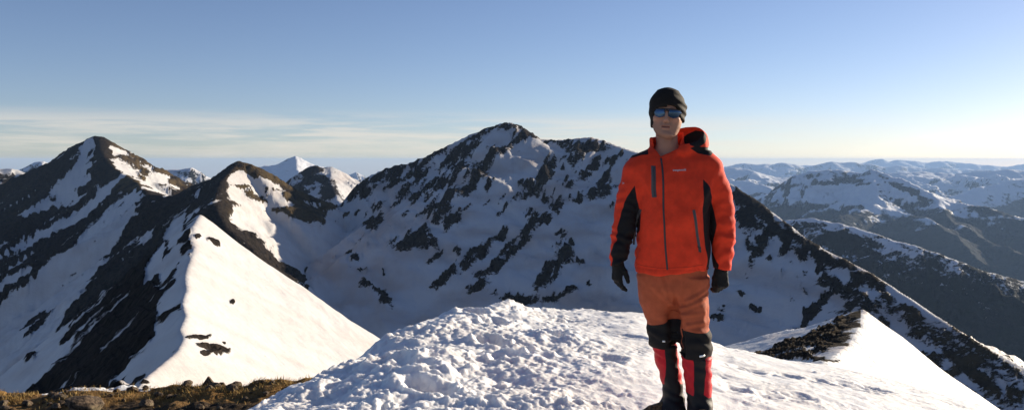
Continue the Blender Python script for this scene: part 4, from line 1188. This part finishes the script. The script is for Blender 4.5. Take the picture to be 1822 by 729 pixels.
# hollow neck and hem
f = np.maximum(f, -np.maximum(gj.loft([(1.40, -.036, .080, .028, .075), (1.50, -.038, .082, .030, .080), (1.58, -.040, .084, .030, .084), (1.68, -.04, .09, .03, .09)], 2.0, cap_=False), 1.44 - gj.Z))
f = np.maximum(f, -np.maximum(tor_in, gj.Z - .86))
V, Q = gj.mesh(f, 1)
N = vnormals(V, Q)
x, yv, z = V.T
# folds in the cloth: slack in the sleeves, drag lines on the body, gathered hem
armL = sstep(-.20, -.235, x) * sstep(1.36, 1.28, z); armR = sstep(.215, .245, x) * sstep(1.36, 1.28, z)
th = np.arctan2(yv, x - np.where(x > 0, .268, -.29))
dsp = np.zeros(len(V))
w1 = np.sin(z * 66 + 2.4 * np.sin(th + .4) + 3.6 * noise3(V * 7, 21)); w2 = np.sin(z * 105 - 1.8 * np.sin(th + 1.9) + 2.5 * noise3(V * 9, 22))
zone = .35 + .65 * np.exp(-((z - 1.02) / .10) ** 2) + .5 * np.exp(-((z - .90) / .05) ** 2)
dsp += (armL + armR) * zone * (.0058 * w1 * (.4 + np.clip(noise3(V * 11, 27) + .5, 0, 1.4)) + .0034 * w2 + .005 * noise3(V * 18, 28))
bod = (1 - np.clip(armL + armR, 0, 1)) * sstep(1.46, 1.38, z)
dsp += bod * (.0085 * noise3(np.stack([x * 6 + z * 3, yv * 5, z * 7 - x * 4], 1), 23) + .0060 * noise3(np.stack([x * 16 - z * 9, yv * 9, z * 12], 1), 24))
drag = np.exp(-((x - .14 - (z - 1.25) * .55) / .018) ** 2) * sstep(1.08, 1.2, z) * sstep(1.42, 1.34, z) + np.exp(-((x + .15 + (z - 1.26) * .5) / .016) ** 2) * sstep(1.12, 1.2, z) * sstep(1.40, 1.34, z)
dsp += drag * .005
dsp += bod * .0045 * np.sin(x * 52 + 2 * noise3(V * 6, 25)) * sstep(.93, .85, z)
hem = np.exp(-((z - .846) / .004) ** 2) * bod; dsp -= hem * .0022
top_f = sstep(1.46, 1.50, z); dsp += top_f * .0028 * noise3(V * 20, 26)
V = V + N * dsp[:, None]
pan = np.full(len(V), -1.0)
front = N[:, 1] < .35
add = lambda d, m=True: np.maximum(pan, np.where(m, d, -1.0))
pan = add(poly2(x, z, [(1129, 330), (1133, 352), (1140, 378), (1139, 410), (1128, 440), (1122, 460), (1120, 490), (1089, 490), (1090, 448), (1097, 425), (1101, 400), (1108, 372), (1115, 352)], 4.79), x < -.195)
pan = add(poly2(x, z, [(1249, 318), (1256, 326), (1266, 352), (1273, 375), (1277, 400), (1272, 425), (1270, 445), (1274, 462), (1279, 472), (1277, 479), (1258, 486), (1255, 450), (1250, 405), (1247, 375), (1246, 345)], 4.765))
pan = add(poly2(x, z, [(1133, 400), (1136, 420), (1133, 450), (1131, 490), (1118, 490), (1120, 440), (1126, 400)]), (x > -.235) & (x < -.20))
pan = add(poly2(x, z, [(1110, 292), (1118, 283), (1140, 276), (1152, 275), (1155, 262), (1146, 250), (1120, 256), (1100, 280)], 4.82), yv > -.16)
pan = add(poly2(x, z, [(1224, 264), (1240, 273), (1262, 277), (1274, 270), (1284, 255), (1262, 250), (1240, 257)], 4.82), (yv > -.16) & (z < 1.53) & (yv < .085))
# lining inside the hood
pan = add(poly2(x, z, [(1217, 259), (1216, 247), (1224, 239), (1238, 232), (1249, 235), (1253, 243), (1246, 255), (1232, 264)], 4.93), (yv > -.10))
pan = np.where(np.isfinite(pan), pan, -1)
JACKET = child('jacket', V, Q, M_JACKET, label='orange red softshell jacket with black side and shoulder panels', attrs=dict(panel=pan))
bvh_j = BVHTree.FromPolygons([Vector(q) for q in V], [tuple(int(i) for i in q) for q in Q])


def on_front(bvh, px, py, off=.0015):
    hit = bvh.ray_cast(Vector((fx_(px), -1, fz_(py))), Vector((0, 1, 0)))
    return np.array(hit[0]) + np.array([0, -off, 0]) if hit[0] else None


def strip(pts_px, width, bvh, n=40, off=.0024, thick=0):
    """ribbon lying on the garment, its edges tucked into the cloth"""
    a = np.array([(fx_(p_), fz_(q_)) for p_, q_ in pts_px]); seg = np.concatenate([[0], np.cumsum(np.linalg.norm(np.diff(a, axis=0), axis=1))])
    t = np.linspace(0, seg[-1], n); cx_ = np.interp(t, seg, a[:, 0]); cz_ = np.interp(t, seg, a[:, 1])
    ker = np.ones(7) / 7; cx_ = np.convolve(np.pad(cx_, 3, 'reflect', reflect_type='odd'), ker, 'valid'); cz_ = np.convolve(np.pad(cz_, 3, 'reflect', reflect_type='odd'), ker, 'valid')
    tx, tz = np.gradient(cx_), np.gradient(cz_); l_ = np.hypot(tx, tz); nx_, nz2_ = tz / l_, -tx / l_
    prof = [(-.5, .002), (-.44, -off), (-.2, -off * 1.15), (0, -off * 1.25), (.2, -off * 1.15), (.44, -off), (.5, .002)]
    V = []
    last = None
    for k in range(n):
        for u_, o_2 in prof:
            X_, Z_ = cx_[k] + nx_[k] * u_ * width, cz_[k] + nz2_[k] * u_ * width
            hit = bvh.ray_cast(Vector((X_, -1, Z_)), Vector((0, 1, 0)))
            y_ = hit[0].y if hit[0] else (last if last is not None else -.1)
            last = y_; V.append((X_, y_ + o_2, Z_))
    V = np.array(V).reshape(n, len(prof), 3)
    return V.reshape(-1, 3), grid_faces(n, len(prof))


V_, F_ = strip([(1179, 281), (1180, 300), (1180, 380), (1183, 440), (1186.5, 479)], .011, bvh_j, 70); ZIPO = child('zipper', V_, F_, M_ZIP, JACKET)
V_, F_ = tube([on_front(bvh_j, 1179.5, 284, .004), on_front(bvh_j, 1179.5, 291, .006)], [.004, .0025], 6); child('zip_pull', V_, F_, M_ZIPG, JACKET)
V_, F_ = strip([(1164.5, 295), (1164, 315), (1163.5, 335), (1165, 351)], .026, bvh_j, 30, thick=.003); child('chest_pocket_zip', V_, F_, M_ZIPG, JACKET)
V_, F_ = strip([(1164.5, 298), (1164, 335), (1165, 349)], .006, bvh_j, 30, off=.004); child('chest_pocket_zip', V_, F_, M_ZIP, JACKET)
V_, F_ = strip([(1233, 373), (1238, 400), (1242, 425), (1246, 448)], .018, bvh_j, 30, thick=.003); child('hand_pocket_zip', V_, F_, M_ZIPG, JACKET)
V_, F_ = strip([(1143.5, 374), (1139, 392), (1136, 415), (1135.5, 440)], .012, bvh_j, 30, thick=.003); child('hand_pocket_zip', V_, F_, M_ZIPG, JACKET)
V_, F_ = tube([on_front(bvh_j, 1241, 438, .004), on_front(bvh_j, 1246, 441, .005), on_front(bvh_j, 1247, 449, .004)], [.003, .007, .003], 6); child('zip_pull', V_, F_, M_ZIP, JACKET)
V_, F_ = strip([(1130.5, 472), (1150, 474.5), (1180, 476.5), (1220, 474), (1252, 471)], .003, bvh_j, 60, off=.0006); child('hem_seam', V_, F_, M_JACKET, JACKET)


def print_text(txt, px, py, size, rz, name):
    cu = bpy.data.curves.new(name, 'FONT'); cu.body = txt; cu.size = size; cu.extrude = .0006; cu.align_x = 'CENTER'; cu.align_y = 'CENTER'; cu.offset = .0006
    ob = bpy.data.objects.new(name, cu); COL.objects.link(ob)
    dg = bpy.context.evaluated_depsgraph_get(); me = bpy.data.meshes.new_from_object(ob.evaluated_get(dg))
    bpy.data.objects.remove(ob)
    c = on_front(bvh_j, px, py, .002)
    if c is None: c = np.array([fx_(px), -.05, fz_(py)])
    co_ = np.zeros(len(me.vertices) * 3); me.vertices.foreach_get('co', co_); co_ = co_.reshape(-1, 3)
    out = []
    for q in co_:
        X_ = c[0] + q[0] * math.cos(rz) - q[1] * math.sin(rz); Z_ = c[2] + q[0] * math.sin(rz) + q[1] * math.cos(rz)
        hit = bvh_j.ray_cast(Vector((X_, -1, Z_)), Vector((0, 1, 0)))
        out.append((X_, (hit[0].y if hit[0] else c[1]) - .0012 - q[2], Z_))
    me.vertices.foreach_set('co', np.array(out).ravel()); me.update(); me.materials.clear(); me.materials.append(M_PRINT)
    o = bpy.data.objects.new(name, me); COL.objects.link(o); o.parent = JACKET
    return o


print_text('trangoworld', 1210, 302.5, .0150, .03, 'chest_lettering')
print_text('>', 1114, 327, .018, 0, 'sleeve_mark')

# ---- trousers
gt = G((-.26, -.22, .33), (.26, .24, .90), .0052)
pel = gt.loft([(.90, -.010, .195, .005, .142), (.83, -.011, .200, .006, .146), (.76, -.008, .198, .010, .146), (.70, -.006, .196, .012, .138), (.62, -.006, .18, .012, .10), (.58, -.0, .12, .012, .06)], 2.3, cap_=False)
pel = np.maximum(pel, np.maximum(.585 - gt.Z, gt.Z - .89))
lt = [(.82, -.108, .105, .02, .13), (.70, -.105, .094, .026, .116), (.582, -.082, .088, .030, .104), (.501, -.066, .086, .034, .098), (.44, -.062, .089, .036, .100), (.405, -.060, .085, .040, .096), (.375, -.058, .072, .055, .085)]
rt = [(.82, .092, .11, -.01, .13), (.70, .085, .103, -.016, .118), (.582, .087, .100, -.030, .108), (.501, .091, .098, -.040, .103), (.43, .099, .103, -.046, .106), (.36, .101, .099, -.046, .102), (.335, .105, .088, -.044, .09)]
fl = gt.loft(lt, 2.0, cap_=False); fl = np.maximum(fl, .378 + .0 - gt.Z)
fr = gt.loft(rt, 2.0, cap_=False); fr = np.maximum(fr, .335 - gt.Z)
fl = np.maximum(fl, gt.Z - .79); fr = np.maximum(fr, gt.Z - .79)
f = smin(fl, fr, .006 + .02 * sstep(.55, .62, gt.Z)); f = smin(f, pel, .02)
V, Q = gt.mesh(f, 1); N = vnormals(V, Q); x, yv, z = V.T
dsp = .0040 * noise3(np.stack([x * 9, yv * 9, z * 8], 1), 31) + .0026 * noise3(V * 22, 32)
# drag lines fanning from the crotch, slack above the knees
for (ax_, az_, bx_, bz_, am) in ((-.02, .62, -.14, .74, .0045), (-.01, .61, .20, .70, .0045), (.02, .585, .15, .60, .003), (-.06, .67, -.10, .80, .004), (.04, .66, .19, .74, .004), (.05, .53, .19, .55, .004), (-.02, .57, -.12, .56, .003)):
    ex, ez = bx_ - ax_, bz_ - az_; L_ = math.hypot(ex, ez)
    t = np.clip(((x - ax_) * ex + (z - az_) * ez) / L_ ** 2, 0, 1); d = np.hypot(x - ax_ - t * ex, z - az_ - t * ez)
    dsp += am * (np.exp(-(d / .010) ** 2) - .7 * np.exp(-((d - .02) / .010) ** 2)) * (1 - t * .6) * (yv < .06)
w1 = np.sin(z * 75 + 3 * noise3(V * 8, 33) + x * 22); dsp += .0034 * w1 * sstep(.56, .50, z)
gx_ = np.interp(z, [.40, .50, .60, .72], [.022, .010, -.006, -.022]); dsp *= 1.35
dsp -= .032 * np.exp(-((x - gx_) / .012) ** 2) * sstep(.73, .62, z) * (yv < .03)
dsp -= .028 * sstep(.0, -.02, x - gx_) * sstep(-.085, -.02, x - gx_) * sstep(.68, .56, z) * (yv < .03)
dsp -= .006 * np.exp(-((x - .027) / .006) ** 2) * sstep(.60, .66, z) * (yv < 0) * .4           # fly seam
V = V + N * dsp[:, None]
kp = np.maximum(poly2(x, z, [(1140, 586), (1156, 580), (1180, 574), (1202, 568), (1204.5, 640), (1140, 640)], 4.80), -1)
kp = np.where(x < .012, kp, -1)
kp = np.maximum(kp, np.where(x > .004, poly2(x, z, [(1200, 587), (1215, 588), (1240, 592), (1258, 593), (1275, 590), (1275, 650), (1200, 650)]), -1))
TR = child('trousers', V, Q, M_TROUS, label='rust brown trousers with black knees', attrs=dict(panel=kp))
bvh_t = BVHTree.FromPolygons([Vector(q) for q in V], [tuple(int(i) for i in q) for q in Q])

# ---- gaiters (red with a black front band), boots
for nm, tab, band, cuffz, seed_ in (
        ('gaiter', [(.41, -.060, .070, .050, .082), (.385, -.050, .0715, .052, .086), (.30, -.034, .068, .058, .086), (.22, -.016, .063, .064, .082), (.16, -.002, .058, .066, .074), (.10, .005, .060, .064, .080), (.06, .004, .066, .055, .098), (.02, -.004, .080, .045, .120)],
         [(1179, 600), (1198, 600), (1205, 640), (1208, 682), (1222, 686), (1222, 760), (1130, 760), (1130, 690), (1183, 686), (1184, 650)], .39, 41),
        ('gaiter', [(.37, .108, .080, -.046, .088), (.335, .116, .083, -.046, .092), (.24, .124, .079, -.042, .092), (.17, .128, .073, -.042, .090), (.10, .132, .066, -.052, .092), (.06, .130, .066, -.075, .115), (.02, .128, .070, -.10, .150)],
         [(1232, 615), (1253, 615), (1257, 660), (1253, 702), (1262, 709), (1280, 709), (1280, 750), (1215, 750), (1217, 690), (1224, 704), (1236, 706), (1236, 660)], .345, 42)):
    cx0 = np.mean([r[1] for r in tab])
    gg = G((cx0 - .15, -.28, -.0), (cx0 + .15, .22, .45), .0048)
    f = gg.loft(tab, 2.1, cap_=False); f = np.maximum(f, np.maximum(gg.Z - cuffz, .018 - gg.Z))
    V, Q = gg.mesh(f, 1); N = vnormals(V, Q); x, yv, z = V.T
    dsp = .0042 * noise3(np.stack([x * 16, yv * 14, z * 14], 1), seed_) + .0030 * np.sin(z * 85 + 4 * noise3(V * 9, seed_ + 3) + x * 30)
    dsp += .004 * np.exp(-((z - cuffz + .012) / .006) ** 2)
    V = V + N * dsp[:, None]
    pn = poly2(x, z, band, 4.85 if seed_ == 41 else 4.71); pn = np.where((yv < np.mean([r[3] for r in tab]) + .03) | (z < .10), pn, -1)
    ga = child(nm, V, Q, M_GAIT, label='red gaiter with a black band down its front', attrs=dict(panel=pn))
    bv = BVHTree.FromPolygons([Vector(q) for q in V], [tuple(int(i) for i in q) for q in Q])
    # elastic top and buckle tab catching the light
    if seed_ == 41: pa, pb, wd = (1183, 612), (1188, 612), .010
    else: pa, pb, wd = (1244, 633), (1254, 632), .012
    near = lambda q: min([h_ for h_ in (on_front(bvh_t, *q, .004), on_front(bv, *q, .004)) if h_ is not None], key=lambda h_: h_[1], default=None)
    c0 = near(pa); c1 = near(pb)
    if c0 is not None and c1 is not None:
        V_, F_ = tube([c0, (c0 + c1) / 2, c1], wd / 2, 8, flat=(.5, 1)); child('reflective_tab', V_, F_, M_REFL, ga)

gb = G((-.24, -.32, -.02), (.26, .22, .12), .0048)
for toe, ankle in (((-.170, .0), (.0, .058)), ((.115, -.235), (.130, -.045))):
    dx, dy = toe[0] - ankle[0], toe[1] - ankle[1]; L_ = math.hypot(dx, dy); dx, dy = dx / L_, dy / L_
    hl = .030 if ankle[0] < .05 else .065; heel = (ankle[0] - dx * hl, ankle[1] - dy * hl)
    f = gb.cap((*heel, .045), (*ankle, .05), .042, .046)
    f = smin(f, gb.cap((*ankle, .060), (toe[0] - dx * .05, toe[1] - dy * .05, .032), .046, .038), .03)
    f = smin(f, gb.cap((toe[0] - dx * .05, toe[1] - dy * .05, .030), (toe[0] - dx * .02, toe[1] - dy * .02, .026), .040, .034), .02)
    f = smin(f, gb.cap((*ankle, .05), (*ankle, .11), .050, .052), .02)
    f = np.maximum(f, np.maximum(.010 - gb.Z, gb.Z - .088))
    V, Q = gb.mesh(f, 1); N = vnormals(V, Q); V = V + N * (.002 * noise3(V * 40, 51))[:, None]
    V[:, 2] -= .030 if ankle[0] < .05 else 0.0                                 # pressed into the snow
    bo = child('boot', V, Q, M_BOOT, label='brown leather mountain boot')
    s1 = gb.cap((*heel, .0), (toe[0] - dx * .03, toe[1] - dy * .03, .0), .043, .046)
    s1 = np.maximum(np.maximum(s1, gb.Z - .014), -.016 - gb.Z)
    V, Q = gb.mesh(s1, 1); child('sole', V, Q, M_SOLE, bo)
    px_, py_ = -dy, dx
    for k in range(4):
        q = ankle[0] + dx * (.045 + .022 * k), ankle[1] + dy * (.045 + .022 * k); zz = .094 - .010 * k - (.030 if ankle[0] < .05 else 0)
        V_, F_ = tube([(q[0] - px_ * .03, q[1] - py_ * .03, zz - .016), (q[0], q[1], zz), (q[0] + px_ * .03, q[1] + py_ * .03, zz - .016)], .0035, 6)
        child('lace', V_, F_, M_SOLE, bo)

# ---- gloves: palm and five separate fingers
def glove(wrist, palm_dir, side, back, fingers, thumb, hint):
    """wrist point, unit vectors along the palm, towards the thumb side, and out of the back of the hand"""
    w_ = np.array(wrist, float); d = np.array(palm_dir, float); d /= np.linalg.norm(d)
    s = np.array(side, float); s -= d * (s @ d); s /= np.linalg.norm(s)
    b = np.cross(d, s); b *= np.sign(b @ np.array(back, float))
    T = lambda p: w_ + d * p[0] + s * p[1] + b * p[2]
    lo = w_ - .13; hi = w_ + .13; lo[2] = w_[2] - .21; hi[2] = w_[2] + .07
    gg = G(lo, hi, .0030)
    f = gg.cap(T((-.055, 0, 0)), T((.0, 0, 0)), .036, .034)
    for y0_ in (-.026, -.009, .009, .026):
        f = smin(f, gg.cap(T((.0, y0_ * .75, 0)), T((.082, y0_, .002)), .019, .0165), .018)
    for y0_, segs in fingers:
        p = np.array((.078, y0_, .002)); ang = 0.0; r = .0125
        for L_, bend in segs:
            ang += math.radians(bend)
            q = p + L_ * np.array((math.cos(ang), y0_ * .25 / .03 * .1, -math.sin(ang)))
            f = smin(f, gg.cap(T(p), T(q), r, r * .95), .0035); p = q; r *= .94
    p = np.array(thumb[0])
    for q, r in thumb[1]:
        q = np.array(q); f = smin(f, gg.cap(T(p), T(q), r, r * .93), .008); p = q
    V, Q = gg.mesh(f, 1); N = vnormals(V, Q)
    V = V + N * (.0012 * noise3(V * 70, 61) + .0016 * np.sin((V - w_) @ d * 180) * (((V - w_) @ d) < .0))[:, None]
    return child('glove', V, Q, M_GLOVE, label=hint)


F4 = lambda k, sp: [(-.028, [(.034, 28 * k), (.020, 34 * k), (.017, 26 * k)]), (-.0095, [(.042, 24 * k), (.026, 30 * k), (.020, 24 * k)]), (.0095, [(.045, 20 * k), (.028, 28 * k), (.021, 22 * k)]), (.028, [(.040, 16 * k), (.025, 24 * k), (.019, 20 * k)])]
# hand at the left: palm turned to the thigh, fingers curling inwards, thumb in front
glove((-.328, -.016, .862), (-.03, -.03, -1), (.45, -.9, 0), (-.9, -.45, 0), F4(.95, 0),
            ((.010, .020, -.008), [((.040, .040, -.022), .0165), ((.072, .046, -.034), .0145), ((.098, .044, -.044), .0125)]), 'black glove hanging open beside the snow')
# hand at the right: back of the hand to the viewer, fingers folded
glove((.258, -.040, .826), (.05, -.04, -1), (-1, -.35, 0), (.3, -1, 0), F4(2.0, 0),
            ((.005, .022, -.006), [((.040, .036, -.012), .0165), ((.078, .040, -.018), .0150), ((.108, .036, -.022), .0125)]), 'black glove with folded fingers against the trousers')
# grass stalk poking out of the snow by the boot
st_ = np.array([FOOT_X + .16, 4.80, 0]); st_[2] = snow_z(st_[0], st_[1]) - .01
V_, F_ = tube([st_, st_ + (.012, 0, .02), st_ + (.03, -.005, .042)], [.0015, .0012, .0006], 5)
tag(make_mesh('grass_stalk', V_, F_, M_GRASS), 'single dry grass stalk poking out of the snow beside the boot', 'grass stalk')
